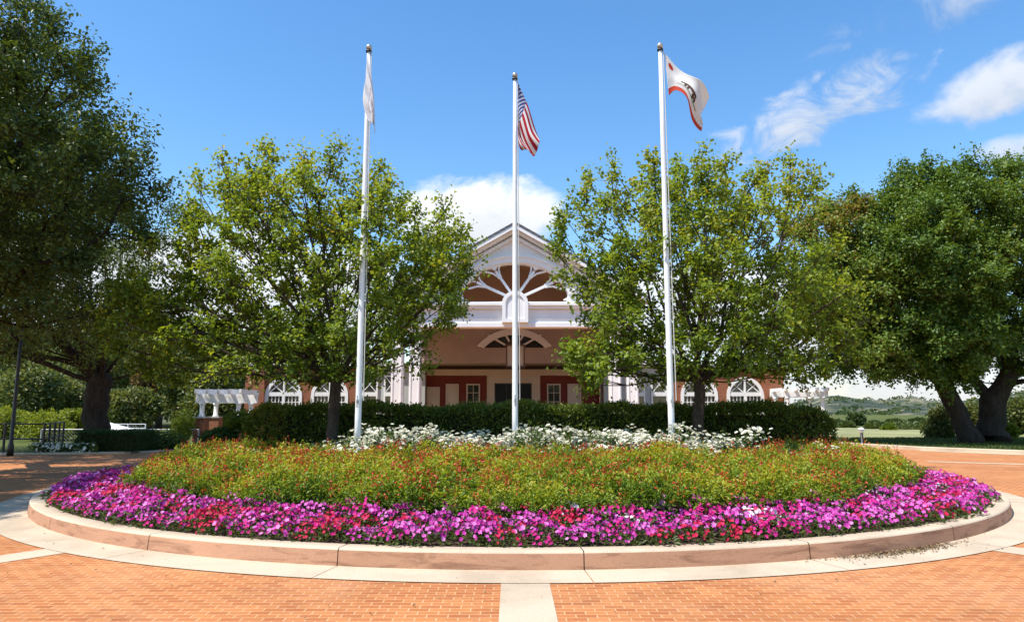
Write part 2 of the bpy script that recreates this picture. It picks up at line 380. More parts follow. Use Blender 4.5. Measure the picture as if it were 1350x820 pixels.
# ------------------------------------------------------------------ mesh helpers
class MB:
    def __init__(s): s.v = []; s.f = []; s.n = 0
    def add(s, v, f):
        s.v.append(np.asarray(v, float).reshape(-1, 3)); s.f += [tuple(int(i) + s.n for i in q) for q in f]; s.n += len(s.v[-1])
    def box(s, x0, x1, y0, y1, z0, z1):
        v = [(x0, y0, z0), (x1, y0, z0), (x1, y1, z0), (x0, y1, z0), (x0, y0, z1), (x1, y0, z1), (x1, y1, z1), (x0, y1, z1)]
        s.add(v, [(0, 3, 2, 1), (4, 5, 6, 7), (0, 1, 5, 4), (1, 2, 6, 5), (2, 3, 7, 6), (3, 0, 4, 7)])
    def tube(s, pts, rad, sides=8, cap=True):
        pts = [Vector(p) for p in pts]
        if not hasattr(rad, '__len__'): rad = [rad] * len(pts)
        vs = []; fs = []
        d0 = (pts[1] - pts[0]).normalized()
        ref = Vector((1, 0, 0)) if abs(d0.x) < 0.8 else Vector((0, 1, 0))
        for i, p in enumerate(pts):
            d = (pts[min(i + 1, len(pts) - 1)] - pts[max(i - 1, 0)]).normalized()
            a = (ref - d * ref.dot(d)).normalized(); b = d.cross(a)
            for k in range(sides):
                t = 2 * math.pi * k / sides
                vs.append(p + (a * math.cos(t) + b * math.sin(t)) * rad[i])
        for i in range(len(pts) - 1):
            for k in range(sides):
                k2 = (k + 1) % sides
                fs.append((i * sides + k, i * sides + k2, (i + 1) * sides + k2, (i + 1) * sides + k))
        if cap:
            fs.append(tuple(range(sides - 1, -1, -1)))
            fs.append(tuple((len(pts) - 1) * sides + k for k in range(sides)))
        s.add([tuple(v) for v in vs], fs)
    def lathe(s, c, prof, sides=16):
        vs = []; fs = []
        for r, z in prof:
            for k in range(sides):
                t = 2 * math.pi * k / sides
                vs.append((c[0] + r * math.cos(t), c[1] + r * math.sin(t), c[2] + z))
        for i in range(len(prof) - 1):
            for k in range(sides):
                k2 = (k + 1) % sides
                fs.append((i * sides + k, i * sides + k2, (i + 1) * sides + k2, (i + 1) * sides + k))
        fs.append(tuple(range(sides - 1, -1, -1))); fs.append(tuple((len(prof) - 1) * sides + k for k in range(sides)))
        s.add(vs, fs)
    def prism(s, loops, y0, y1):
        """loops: outer then holes, (x, z) points; filled and extruded from y0 to y1"""
        cu = bpy.data.curves.new('tmp', 'CURVE'); cu.dimensions = '2D'; cu.fill_mode = 'BOTH'
        cu.extrude = abs(y1 - y0) / 2
        for lp in loops:
            sp = cu.splines.new('POLY'); sp.points.add(len(lp) - 1); sp.use_cyclic_u = True
            for p, (x, z) in zip(sp.points, lp): p.co = (x, z, 0, 1)
        ob = bpy.data.objects.new('tmp', cu)
        me = bpy.data.meshes.new_from_object(ob)
        ym = (y0 + y1) / 2
        v = [(q.co.x, ym - q.co.z, q.co.y) for q in me.vertices]
        s.add(v, [tuple(p.vertices) for p in me.polygons])
        bpy.data.objects.remove(ob); bpy.data.curves.remove(cu); bpy.data.meshes.remove(me)
    def mesh(s, name, m, smooth=False):
        me = bpy.data.meshes.new(name)
        v = np.concatenate(s.v) if s.v else np.zeros((0, 3))
        me.from_pydata(v.tolist(), [], s.f)
        me.materials.append(m)
        if smooth: me.polygons.foreach_set('use_smooth', [True] * len(me.polygons))
        return me
    def build(s, name, m, parent=None, smooth=False, bevel=0):
        o = obj(name, s.mesh(name, m, smooth), parent)
        if bevel:
            bv = o.modifiers.new('bevel', 'BEVEL'); bv.width = bevel; bv.segments = 2; bv.limit_method = 'ANGLE'
        return o

def obj(name, me, parent=None):
    o = bpy.data.objects.new(name, me); COL.objects.link(o)
    if parent is not None:
        o.parent = parent
        o.matrix_parent_inverse = Matrix.Translation(-parent.location) if parent.rotation_euler.z == 0 else (Matrix.Translation(parent.location) @ parent.rotation_euler.to_matrix().to_4x4()).inverted()
    return o

def tag(o, label=None, cat=None, group=None, kind=None):
    if label: o['label'] = label
    if cat: o['category'] = cat
    if group: o['group'] = group
    if kind: o['kind'] = kind
    return o

def thing(name, label, cat, loc, group=None):
    o = bpy.data.objects.new(name, None); COL.objects.link(o); o.location = loc
    o.empty_display_size = 0.2
    return tag(o, label, cat, group)

def structure(o): o['kind'] = 'structure'; return o

def np_mesh(name, verts, tris, mats, tint=None, midx=None, smooth=False):
    """triangle mesh from numpy arrays, with a per-face tint attribute"""
    me = bpy.data.meshes.new(name)
    nv, nf = len(verts), len(tris)
    me.vertices.add(nv); me.loops.add(nf * 3); me.polygons.add(nf)
    me.vertices.foreach_set('co', np.asarray(verts, np.float32).ravel())
    me.loops.foreach_set('vertex_index', np.asarray(tris, np.int32).ravel())
    me.polygons.foreach_set('loop_start', np.arange(0, nf * 3, 3, dtype=np.int32))
    for m in (mats if isinstance(mats, (list, tuple)) else [mats]): me.materials.append(m)
    if midx is not None: me.polygons.foreach_set('material_index', np.asarray(midx, np.int32))
    if smooth: me.polygons.foreach_set('use_smooth', np.ones(nf, bool))
    me.update(calc_edges=True)
    if tint is not None:
        a = me.attributes.new('tint', 'FLOAT', 'FACE')
        a.data.foreach_set('value', np.asarray(tint, np.float32))
    return me

def unit(a): return a / np.maximum(np.linalg.norm(a, axis=-1, keepdims=True), 1e-9)

def leaves(P, L, W, direc, nrm, fold=0.25, curl=0.15):
    """one folded two-triangle leaf per point. returns verts (4N), tris (2N)"""
    n = len(P)
    d = unit(direc); s = unit(np.cross(d, nrm)); nn = np.cross(s, d)
    L = np.broadcast_to(L, n)[:, None]; W = np.broadcast_to(W, n)[:, None]
    b = P; t = P + d * L - nn * L * curl
    mid = P + d * L * 0.45
    l = mid + s * W * 0.5 + nn * W * fold; r = mid - s * W * 0.5 + nn * W * fold
    v = np.stack([b, l, t, r], 1).reshape(-1, 3)
    i = np.arange(n)[:, None] * 4
    f = np.concatenate([i + np.array([[0, 2, 1]]), i + np.array([[0, 3, 2]])], 1).reshape(-1, 3)
    return v, f

# ------------------------------------------------------------------ trees
def tree_mesh(base, fork, trunk_r, A, cfg, seed):
    """skeleton that reaches every clump centre A; returns (wood MB, crown arrays)"""
    g = np.random.default_rng(seed)
    base = np.array(base, float); fork = np.array(fork, float)
    nodes = []; par = []; plen = []
    nseg = 6
    for i in range(nseg + 1):
        t = i / nseg
        p = base + (fork - base) * t
        if 0 < i < nseg: p[:2] += g.normal(0, trunk_r * 0.12, 2)
        nodes.append(p); par.append(i - 1); plen.append(0.0)
    ntrunk = nseg
    order = np.argsort(np.linalg.norm(A - fork, axis=1))
    NP = np.zeros((20000, 3)); NP[:nseg + 1] = nodes
    NL = np.zeros(20000); NL[:nseg] = 1e3
    cnt = nseg + 1
    tips = []
    for ai in order:
        a = A[ai]
        dv = a - NP[:cnt]
        d = np.linalg.norm(dv, axis=1)
        up = dv[:, 2] / np.maximum(d, 1e-6)
        cost = d * (1 + 0.25 * np.clip(-up, 0, 1)) + cfg.get('bf', 0.45) * NL[:cnt]
        j = int(np.argmin(cost))
        k = max(1, int(d[j] / cfg.get('step', 0.45)))
        p0 = NP[j].copy(); last = j
        sag = cfg.get('arch', 0.10) * d[j]
        for q in range(1, k + 1):
            t = q / k
            p = p0 + (a - p0) * t
            p[2] -= sag * math.sin(math.pi * t) * (0.5 + g.random() * 0.5)
            if q < k: p += g.normal(0, 0.05 * cfg.get('step', 0.45), 3)
            NP[cnt] = p; NL[cnt] = NL[last] + np.linalg.norm(p - NP[last])
            par.append(last); last = cnt; cnt += 1
        tips.append((ai, last))
    par = np.array(par)
    w = np.zeros(cnt)
    for _, l in tips: w[l] += 1
    for i in range(cnt - 1, 0, -1): w[par[i]] += w[i]
    w = np.maximum(w, 1)
    rt = cfg.get('tip_r', 0.012)
    p_ = math.log(trunk_r / rt) / math.log(w[0])
    rad = rt * w ** p_
    wood = MB()
    # trunk: one tube with a root flare
    tp = [tuple(NP[i]) for i in range(ntrunk + 1)]
    tr = [trunk_r * (1 + 0.35 * max(0, 1 - i / 2.0) ** 1.6 - 0.10 * i / ntrunk) for i in range(ntrunk + 1)]
    wood.tube(tp, tr, 14)
    kr = trunk_r * .93; wood.lathe(tuple(NP[ntrunk]), [(max(.01, kr * math.cos(R(a))), kr * math.sin(R(a))) for a in range(-85, 86, 17)], 12)
    kids = [[] for _ in range(cnt)]
    for i in range(1, cnt): kids[par[i]].append(i)
    # chains: follow the heaviest child
    stack = [(ntrunk, c) for c in kids[ntrunk]]
    while stack:
        p, c = stack.pop()
        pts = [NP[p], NP[c]]; rr = [min(rad[p], rad[c] * 1.3), rad[c]]
        cur = c
        while kids[cur]:
            ks = sorted(kids[cur], key=lambda k: -w[k])
            for k in ks[1:]: stack.append((cur, k))
            cur = ks[0]; pts.append(NP[cur]); rr.append(rad[cur])
        s = 8 if rr[0] > 0.10 else (5 if rr[0] > 0.03 else 3)
        wood.tube([tuple(q) for q in pts], rr, s, cap=False)
    # leaf clumps
    V = []; Fc = []; T = []; off = 0
    for ai, l in tips:
        c = NP[l]
        bd = unit(NP[l] - NP[par[l]]); out = unit(c - fork)
        cr0 = 1
        bd = unit(bd * 0.6 + out * 0.5 + np.array([0, 0, cfg.get('upb', 0.35)]))
        cr = cfg['clump'] * g.uniform(0.7, 1.25)
        nt_ = cfg.get('twigs', 7); nl = int(cfg['leaves'] * g.uniform(0.7, 1.3) / nt_)
        ctint = g.uniform(-0.16, 0.16) + cfg.get('tintf', lambda c: 0.0)(c)
        for k in range(nt_):
            td = unit(bd * cfg.get('dirw', 0.8) + g.normal(0, 0.75, 3) * np.array([1, 1, cfg.get('flat', 1.0)]))
            ln = cr * g.uniform(0.6, 1.2)
            wood.tube([tuple(c), tuple(c + td * ln)], [0.007, 0.003], 3, cap=False)
            tpos = g.uniform(0.1, 1.05, nl) ** 0.8
            P = c + td * (tpos * ln)[:, None] + g.normal(0, cfg.get('spread', 0.09), (nl, 3))
            ld = unit(td * 0.5 + g.normal(0, 0.8, (nl, 3)) + np.array([0, 0, -0.15]))
            nr = unit(g.normal(0, 0.55, (nl, 3)) + np.array([0, 0, 0.55]) + unit(P - (c - bd * cr * .35)) * cfg.get('shape', .6))
            S = cfg['leaf'] * g.uniform(0.65, 1.25, nl)
            v, f = leaves(P, S, S * cfg.get('lw', 0.7), ld, nr)
            V.append(v); Fc.append(f + off); off += len(v)
            T.append(np.repeat(np.clip(cfg.get('tint0', 0.45) + ctint + g.normal(0, 0.13, nl), 0, 1), 2))
    return wood, np.concatenate(V), np.concatenate(Fc), np.concatenate(T)

def sample_env(ells, n, seed, minsep, shell=0.45):
    """clump centres in a union of ellipsoids (cx,cy,cz,rx,ry,rz,weight), biased to the outside"""
    g = np.random.default_rng(seed)
    w = np.array([e[6] for e in ells], float); w /= w.sum()
    pts = np.zeros((n, 3)); k = 0; tries = 0
    while k < n and tries < n * 60:
        tries += 1
        e = ells[g.choice(len(ells), p=w)]
        d = unit(g.normal(0, 1, 3)); r = (g.random() ** shell)
        p = np.array(e[:3]) + d * r * np.array(e[3:6])
        if k and np.min(np.linalg.norm(pts[:k] - p, axis=1)) < minsep: continue
        pts[k] = p; k += 1
    return pts[:k]

def make_tree(name, label, base, fork, trunk_r, A, cfg, leaf_m, bark_m, seed, group=None):
    root = thing(name, label, 'tree', base, group)
    wood, V, Fc, T = tree_mesh(base, fork, trunk_r, A, cfg, seed)
    o1 = wood.build('trunk', bark_m, root, smooth=True)
    o2 = obj('crown', np_mesh('crown', V, Fc, leaf_m, T), root)
    return root

# ------------------------------------------------------------------ ground, roads, kerbs
CX, CY = 0.11, 14.93
RK, RKI, RA = 8.25, 8.03, 8.75
KH = 0.165

def sheet(name, poly, z, m):
    b = MB(); b.add([(x, y, z) for x, y in poly], [tuple(range(len(poly)))]); return structure(b.build(name, m))

gm = MB()
ring = [0, 15, 40, 90, 200, 450, 1000, 2200]
gv = []; gf = []
NS = 48
for r in ring[1:]:
    for k in range(NS):
        t = 2 * math.pi * k / NS; gv.append((r * math.cos(t), 15 + r * math.sin(t), -0.02))
gv.append((0, 15, -0.02))
for k in range(NS): gf.append((len(gv) - 1, k, (k + 1) % NS))
for i in range(len(ring) - 2):
    for k in range(NS):
        k2 = (k + 1) % NS; gf.append((i * NS + k, (i + 1) * NS + k, (i + 1) * NS + k2, i * NS + k2))
gm.add(gv, gf); structure(gm.build('ground', M['lawn']))

# brick drive round the island: left edge, back edge under the building, right edge by the lawn
road_poly = [(-60, -14), (60, -14), (60, 15.0), (30, 18.6), (20.5, 22.2), (17.2, 24.4), (15.2, 27.0), (14.2, 30.0), (14.0, 34.0), (-11.6, 34.0), (-11.8, 26.5), (-13.0, 24.9), (-16, 24.2), (-24, 23.9), (-60, 24.0)]
sheet('road', road_poly, 0.0, M['paver'])

def annulus(b, r0, r1, z0, z1, a0, a1, n, face_only=None):
    pass

def ring_sheet(name, r0, r1, z, segs, gap, m):
    b = MB()
    for s in range(segs):
        a0 = 2 * math.pi * (s + ring_off) / segs + gap / r1 / 2; a1 = 2 * math.pi * (s + 1 + ring_off) / segs - gap / r1 / 2
        n = 8; v = []; f = []
        for k in range(n + 1):
            a = a0 + (a1 - a0) * k / n
            for r in (r0, r1): v.append((CX + r * math.cos(a), CY + r * math.sin(a), z))
        for k in range(n): f.append((2 * k, 2 * k + 1, 2 * k + 3, 2 * k + 2))
        b.add(v, f)
    return structure(b.build(name, m))
SEG = 23
# a joint shows at photo x=442 on the front
jp = ground(442, 748, 0.0); ja = math.atan2(jp.y - CY, jp.x - CX)
ring_off = (ja / (2 * math.pi) * SEG) % 1.0
ring_sheet('path', RK - 0.05, RA, 0.008, SEG, 0.008, M['concrete'])

# island kerb: rounded top of pale concrete, stained face
kb = MB(); kf = MB()
for s in range(SEG):
    a0 = 2 * math.pi * (s + ring_off) / SEG + 0.0006; a1 = 2 * math.pi * (s + 1 + ring_off) / SEG - 0.0006
    n = 10
    top = [(RKI, 0.0), (RKI, KH - 0.006), (RKI + 0.006, KH), (RK - 0.024, KH), (RK - 0.010, KH - 0.005), (RK - 0.002, KH - 0.018)]
    face = [(RK - 0.002, KH - 0.018), (RK, KH - 0.030), (RK + 0.012, 0.0)]
    for prof, mb in ((top, kb), (face, kf)):
        v = []; f = []; m_ = len(prof)
        for k in range(n + 1):
            a = a0 + (a1 - a0) * k / n
            for r, z in prof: v.append((CX + r * math.cos(a), CY + r * math.sin(a), z))
        for k in range(n):
            for j in range(m_ - 1):
                f.append((k * m_ + j, (k + 1) * m_ + j, (k + 1) * m_ + j + 1, k * m_ + j + 1))
        mb.add(v, f)
kerb_e = bpy.data.objects.new('kerb', None); COL.objects.link(kerb_e); kerb_e.location = (CX, CY, 0); structure(kerb_e)
kb.build('kerb_top', M['concrete'], kerb_e, True)
kf.build('kerb_face', M['kerb_face'], kerb_e, True)
kj = MB()
for s in range(SEG):                                   # dark joint filler set back in each gap
    a = 2 * math.pi * (s + ring_off) / SEG
    v = []
    for r, z in ((RKI + .004, 0.0), (RKI + .004, KH - .012), (RK - .012, KH - .012), (RK - .004, KH - .04), (RK + .004, 0)):
        for da in (-0.0007, 0.0007): v.append((CX + r * math.cos(a + da), CY + r * math.sin(a + da), z))
    kj.add(v, [(0, 1, 3, 2), (2, 3, 5, 4), (4, 5, 7, 6), (6, 7, 9, 8)])
kj.build('kerb_joint', M['soil'], kerb_e)

# radial concrete strips in the paving
def strip(a, r0, r1, w):
    b = MB(); c, s = math.cos(a), math.sin(a)
    v = []
    for r in (r0, r1):
        for sg in (-1, 1): v.append((CX + r * c - sg * s * w / 2, CY + r * s + sg * c * w / 2, 0.004))
    b.add(v, [(0, 1, 3, 2)]); return structure(b.build('paving_strip', M['concrete']))
for deg in (-90, -90 - 33.0, -90 + 34.5, -90 - 66, -90 + 68):
    strip(R(deg), RA - 0.03, 16.0, 0.40)
b = MB(); p0, p1 = ground(1225, 608.8), ground(1600, 620)
b.add([(p0.x, p0.y, .004), (p1.x, p1.y, .004), (p1.x + .1, p1.y + .35, .004), (p0.x + .1, p0.y + .35, .004)], [(0, 1, 2, 3)])
structure(b.build('paving_strip', M['concrete']))

def kerb_line(pts, w=0.3, h=0.13):
    b = MB(); prof = [(-w / 2, 0), (-w / 2, h - .02), (-w / 2 + .03, h), (w / 2 - .02, h), (w / 2, h - .02), (w / 2, -.02)]
    pts = [Vector((x, y, 0)) for x, y in pts]; v = []; f = []; m_ = len(prof)
    for i, p in enumerate(pts):
        d = (pts[min(i + 1, len(pts) - 1)] - pts[max(i - 1, 0)]).normalized(); nrm = Vector((-d.y, d.x, 0))
        for o_, z in prof: q = p + nrm * o_; v.append((q.x, q.y, z))
    for i in range(len(pts) - 1):
        for j in range(m_ - 1): f.append((i * m_ + j, (i + 1) * m_ + j, (i + 1) * m_ + j + 1, i * m_ + j + 1))
    f.append(tuple(range(m_))); f.append(tuple(range(len(v) - 1, len(v) - 1 - m_, -1)))
    b.add(v, f); return structure(b.build('kerb', M['concrete']))
kerb_line([(60, 15.1), (30, 18.7), (20.5, 22.3), (17.2, 24.5), (15.2, 27.1), (14.2, 30.1), (14.0, 34)], 0.34)
kerb_line([(-11.65, 34), (-11.85, 26.5), (-13.0, 24.98), (-16, 24.28), (-24, 23.98), (-60, 24.08)], 0.22, 0.07)
# gutter strip on the right
b = MB(); gp = [(60, 14.5), (30, 18.1), (20.2, 21.75), (16.8, 24.0), (14.8, 26.7)]; gp2 = [(60, 15.0), (30, 18.6), (20.45, 22.15), (17.1, 24.4), (15.1, 27.0)]
b.add([(x, y, .004) for x, y in gp + gp2], [(i, i + 1, len(gp) + i + 1, len(gp) + i) for i in range(len(gp) - 1)])
structure(b.build('gutter', M['concrete']))

# soil of the island, a low mound
def zs(x, y):
    r2 = ((x - CX) ** 2 + (y - CY) ** 2) / RKI ** 2
    return 0.115 + 0.26 * (1 - r2)
b = MB(); v = [(CX, CY, zs(CX, CY))]; f = []
nr_, na_ = 14, 72
for i in range(1, nr_ + 1):
    r = (RKI + 0.01) * i / nr_
    for k in range(na_):
        t = 2 * math.pi * k / na_; x, y = CX + r * math.cos(t), CY + r * math.sin(t)
        v.append((x, y, zs(x, y) + (0 if i == nr_ else random.uniform(-.015, .015))))
for k in range(na_): f.append((0, 1 + k, 1 + (k + 1) % na_))
for i in range(nr_ - 1):
    for k in range(na_):
        k2 = (k + 1) % na_; f.append((1 + i * na_ + k, 1 + (i + 1) * na_ + k, 1 + (i + 1) * na_ + k2, 1 + i * na_ + k2))
b.add(v, f); tag(b.build('soil', M['soil'], None, True), kind='structure')

# hills far off
def hill(Y, prof, depth, name):
    b = MB(); v = []; f = []
    xs = np.linspace(prof[0][0], prof[-1][0], 90)
    ys = np.interp(xs, [p[0] for p in prof], [p[1] for p in prof])
    g = np.random.default_rng(int(Y)); jit = np.convolve(g.normal(0, 1, 100), np.ones(7) / 7, 'same')[:90]
    rows = 26
    for j in range(rows + 1):
        t = j / rows
        for i, (x, y) in enumerate(zip(xs, ys)):
            top = at(x, y, Y)
            zt = max(0.2, top.z + jit[i] * Y * 0.0012)
            s = math.sin(min(t, 1) * math.pi * 0.5) ** 1.2
            wob = 1 + 0.25 * math.sin(i * 0.35 + j * 0.5) * math.sin(math.pi * t)
            v.append((top.x * (1 - (1 - t) * depth / Y), Y - (1 - t) * depth, -0.1 + zt * s * wob if t < 1 else zt))
    n = len(xs)
    for j in range(rows):
        for i in range(n - 1): f.append((j * n + i, j * n + i + 1, (j + 1) * n + i + 1, (j + 1) * n + i))
    for i in range(n):                                    # rear slope
        q = v[rows * n + i]; v.append((q[0] * 1.1, Y + depth, -0.2))
    for i in range(n - 1): f.append((rows * n + i, rows * n + i + 1, (rows + 1) * n + i + 1, (rows + 1) * n + i))
    b.add(v, f); HILL_PTS.append(np.array(v[:rows * n]).reshape(rows, n, 3)); return structure(b.build(name, M['hill'], None, True))
HILL_PTS = []
hill(900, [(850, 552), (1000, 545), (1070, 527), (1100, 523), (1140, 529), (1165, 531), (1200, 526), (1230, 531), (1300, 532), (1420, 538), (1600, 545), (1800, 560)], 330, 'hills')
hill(520, [(1060, 566), (1120, 556), (1160, 545), (1200, 537), (1240, 533), (1290, 528), (1360, 520), (1500, 515), (1700, 540), (1900, 565)], 200, 'hills')
hill(160, [(-700, 520), (-400, 470), (-100, 440), (60, 448), (150, 455), (240, 470), (330, 500), (420, 545), (520, 562)], 70, 'hills')

# ------------------------------------------------------------------ the clubhouse
YF, YB, YW = 29.0, 36.0, 37.0
XC = at(679, 410, YF).x
def fx(px, Y): return at(px, 450, Y).x
def fz(py, Y): return at(679, py, Y).z

house = thing('clubhouse', 'white gabled brick clubhouse with fan arch portico and arched windows behind the hedge', 'building', (XC, YW, 0))

# --- portico gable front
zA = fz(297, YF)              # apex of roof
zE0, zE1 = fz(432, YF), fz(401, YF)   # entablature
HW = 4.55                     # half width at the columns
slope = 0.575
over = 0.55
mpx = (YF * math.cos(PITCH) + 5 * math.sin(PITCH)) / F      # metres per pixel at the gable
b = MB()
# gable wall with scalloped fan opening
ztop = lambda x: zA - 0.30 - slope * abs(x)
outer = [(XC - HW, zE1), (XC + HW, zE1), (XC + HW, max(zE1 + .02, ztop(HW))), (XC, ztop(0)), (XC - HW, max(zE1 + .02, ztop(HW)))]
a_, b_ = 71 * mpx, 50 * mpx * 1.02
bounds = [4, 36, 66, 114, 144, 176]
hole = []
for s0, s1 in zip(bounds[:-1], bounds[1:]):
    for k in range(13):
        t = s0 + (s1 - s0) * k / 12
        q = (k - 6) / 6
        rr = 0.90 + 0.10 * math.sqrt(max(0, 1 - q ** 4))
        hole.append((XC + a_ * rr * math.cos(R(t)), zE1 + 0.10 + b_ * rr * math.sin(R(t))))
hole = [(XC + a_, zE1 + 0.10)] + hole + [(XC - a_, zE1 + 0.10)]
b.prism([outer, hole[::-1]], YF, YF + 0.32)
b.build('gable_wall', M['white'], house)
# arch moulding above the opening
b = MB(); arc_o = []; arc_i = []
for k in range(41):
    t = math.pi * (0.06 + 0.88 * k / 40)
    arc_o.append((XC + (a_ * 1.10) * math.cos(t), zE1 + 0.10 + (b_ * 1.16) * math.sin(t)))
    arc_i.append((XC + (a_ * 1.0) * math.cos(t), zE1 + 0.10 + (b_ * 1.03) * math.sin(t)))
b.prism([arc_o + arc_i[::-1]], YF - 0.10, YF - 0.002)
arc_o2 = [(XC + (x - XC) * 1.035, zE1 + .1 + (z - zE1 - .1) * 1.035) for x, z in arc_o]
b.prism([arc_o2 + arc_o[::-1]], YF - 0.16, YF - 0.002)
b.build('arch_moulding', M['white'], house)
# spokes with split heads
for t in (36, 66, 114, 144):
    b = MB(); c, s = math.cos(R(t)), math.sin(R(t))
    p0 = Vector((XC + a_ * 0.22 * c, 0, zE1 + .10 + b_ * 0.30 * s)); p1 = Vector((XC + a_ * 0.88 * c, 0, zE1 + .10 + b_ * 0.88 * s))
    d = (p1 - p0).normalized(); nn = Vector((-d.z, 0, d.x))
    w = 0.052
    def bar(q0, q1, w0, w1, y0, y1):
        dd = (q1 - q0).normalized(); n2 = Vector((-dd.z, 0, dd.x))
        lp = [q0 - n2 * w0, q0 + n2 * w0, q1 + n2 * w1, q1 - n2 * w1]
        b.prism([[(q.x, q.z) for q in lp]], y0, y1)
    bar(p0, p1, w, w, YF + 0.06, YF + 0.22)
    pm = p0 + (p1 - p0) * 0.72
    for sg in (-1, 1):
        q1 = pm + d * 0.28 + nn * sg * 0.14; q2 = q1 + d * 0.30 + nn * sg * 0.26
        bar(pm + nn * sg * 0.04, q1, 0.03, 0.03, YF + 0.08, YF + 0.20)
        bar(q1, q2, 0.03, 0.034, YF + 0.081, YF + 0.199)
    bar(pm - d * 0.02, pm + d * 0.08, 0.085, 0.085, YF + 0.05, YF + 0.23)
    b.build('fan_spoke', M['white'], house)
# niche keystone in the middle
def arch_loop(xc, z0, zs_, hw, n=16):
    return [(xc - hw, z0), (xc + hw, z0)] + [(xc + hw * math.cos(math.pi * k / n), zs_ + hw * math.sin(math.pi * k / n)) for k in range(n + 1)]
nz0, nzt = zE0 + 0.18, fz(385, YF)
hwn = 17 * mpx
b = MB(); b.prism([arch_loop(XC, nz0, nzt - hwn, hwn), arch_loop(XC, nz0 + .14, nzt - hwn, hwn - 0.15)[::-1]], YF - 0.36, YF + 0.10)
nf = b.build('niche_surround', M['white'], house)
b = MB(); b.prism([arch_loop(XC, nz0 + .1, nzt - hwn, hwn - 0.10)], YF - 0.31, YF + 0.06); b.build('niche_panel', M['white'], nf)
# entablature: architrave, frieze, cornice
b = MB()
dz = zE1 - zE0
b.box(XC - HW - .12, XC + HW + .12, YF - 0.10, YF + 0.40, zE0 + dz * .10, zE1 - 0.002)
b.box(XC - HW - .20, XC + HW + .20, YF - 0.22, YF + 0.42, zE1 - dz * .22, zE1 + 0.05)
b.box(XC - HW - .28, XC + HW + .28, YF - 0.30, YF + 0.43, zE1 - dz * .10, zE1 + 0.03)
b.box(XC - HW - .16, XC + HW + .16, YF - 0.17, YF + 0.41, zE0, zE0 + dz * .2)
for sx in (-1, 1):      # recessed panels either side of the niche
    x0, x1 = sorted((XC + sx * (hwn + .15), XC + sx * (HW - .1)))
    b.box(x0, x1, YF - 0.125, YF - 0.09, zE0 + dz * .34, zE0 + dz * .38)
    b.box(x0, x1, YF - 0.126, YF - 0.09, zE0 + dz * .68, zE0 + dz * .72)
b.build('entablature', M['white'], house, bevel=0.012)
# rake: fascia, soffit and bed moulding as sloping bars
def rake(off0, off1, y0, y1, m, name, xw, x_in=0.0):
    b = MB(); k = math.sqrt(1 + slope ** 2)
    for sx in (-1, 1):
        lp = [(XC, zA - off0 * k), (XC + sx * xw, zA - off0 * k - slope * xw), (XC + sx * xw, zA - off1 * k - slope * xw), (XC, zA - off1 * k)]
        if sx < 0: lp = lp[::-1]
        b.prism([lp], y0, y1)
    return b.build(name, m, house)
rake(0.0, 0.09, YF - 0.62, YB + 0.9, M['roof'], 'roof', HW + 0.85)
rake(0.092, 0.23, YF - 0.60, YF - 0.50, M['white'], 'rake_fascia', HW + 0.80)
rake(0.092, 0.20, YF - 0.499, YF + 0.3, M['white'], 'rake_soffit', HW + 0.78)
rake(0.092, 0.20, YF + 0.33, YB - 0.01, M['stucco'], 'vault_ceiling', HW + 0.3)
rake(0.205, 0.33, YF - 0.34, YF - 0.22, M['white'], 'rake_moulding', HW + 0.5)
rake(0.40, 0.52, YF - 0.16, YF - 0.001, M['white'], 'rake_moulding', HW + 0.3)
# side beams and inner vault of the portico
for sx in (-1, 1):
    b = MB(); x0, x1 = sorted((XC + sx * (HW - .3), XC + sx * (HW + .12)))
    b.box(x0, x1, YF + 0.44, YB - .01, zE0, zE1); b.build('side_beam', M['white'], house)
    b = MB(); b.box(min(XC + sx * (HW - .05), XC + sx * (HW + .5)), max(XC + sx * (HW - .05), XC + sx * (HW + .5)), YF - .1, YB, zE1 + .06, zE1 + .2); b.build('eave', M['white'], house)
# rear wall of the portico with segmental fan window
rz0 = fz(479, YB)
wx = 47 * (YB * math.cos(PITCH) + 3.5 * math.sin(PITCH)) / F
fzb, fzt = fz(458, YB), fz(436, YB)
sag_ = fzt - fzb; rad_ = (wx ** 2 + sag_ ** 2) / (2 * sag_); th = math.asin(wx / rad_)
def seg(r, n=24, shrink=1.0):
    zc = fzt - rad_
    return [(XC + r * math.sin(-th * shrink + 2 * th * shrink * k / n), zc + r * math.cos(-th * shrink + 2 * th * shrink * k / n)) for k in range(n + 1)]
hole = seg(rad_ - 0.02)
gz = zA - 0.14
wall = [(XC - HW - .5, rz0), (XC + HW + .5, rz0), (XC + HW + .5, gz - slope * (HW + .5)), (XC, gz), (XC - HW - .5, gz - slope * (HW + .5))]
b = MB(); b.prism([wall, hole], YB, YB + 0.25); b.build('rear_gable', M['stucco'], house)
so, si = seg(rad_ + .10), seg(rad_ - .22, shrink=0.93)
b = MB(); b.prism([so + si[::-1]], YB - 0.12, YB - 0.002)
fw = b.build('fan_window', M['white'], house)
b = MB(); b.box(XC - wx - .1, XC + wx + .1, YB + .252, YB + .30, fzb - .25, fzt + .15); b.build('pane', M['glass'], fw)
b = MB()
for t in (-60, -30, 30, 60, 0):
    q0 = Vector((XC, 0, fzb - 0.15)); dd = Vector((math.sin(R(t)), 0, math.cos(R(t))))
    if t in (-60, 60): L0, L1 = 0.55, 1.55
    else: L0, L1 = 0.25, 0.90
    n2 = Vector((-dd.z, 0, dd.x)); a0, a1 = q0 + dd * L0, q0 + dd * L1
    lp = [a0 - n2 * .045, a0 + n2 * .045, a1 + n2 * .045, a1 - n2 * .045]
    b.prism([[(q.x, q.z) for q in lp]], YB - 0.08 - abs(t) * .0003, YB + 0.02)
b.build('spoke', M['white'], fw)
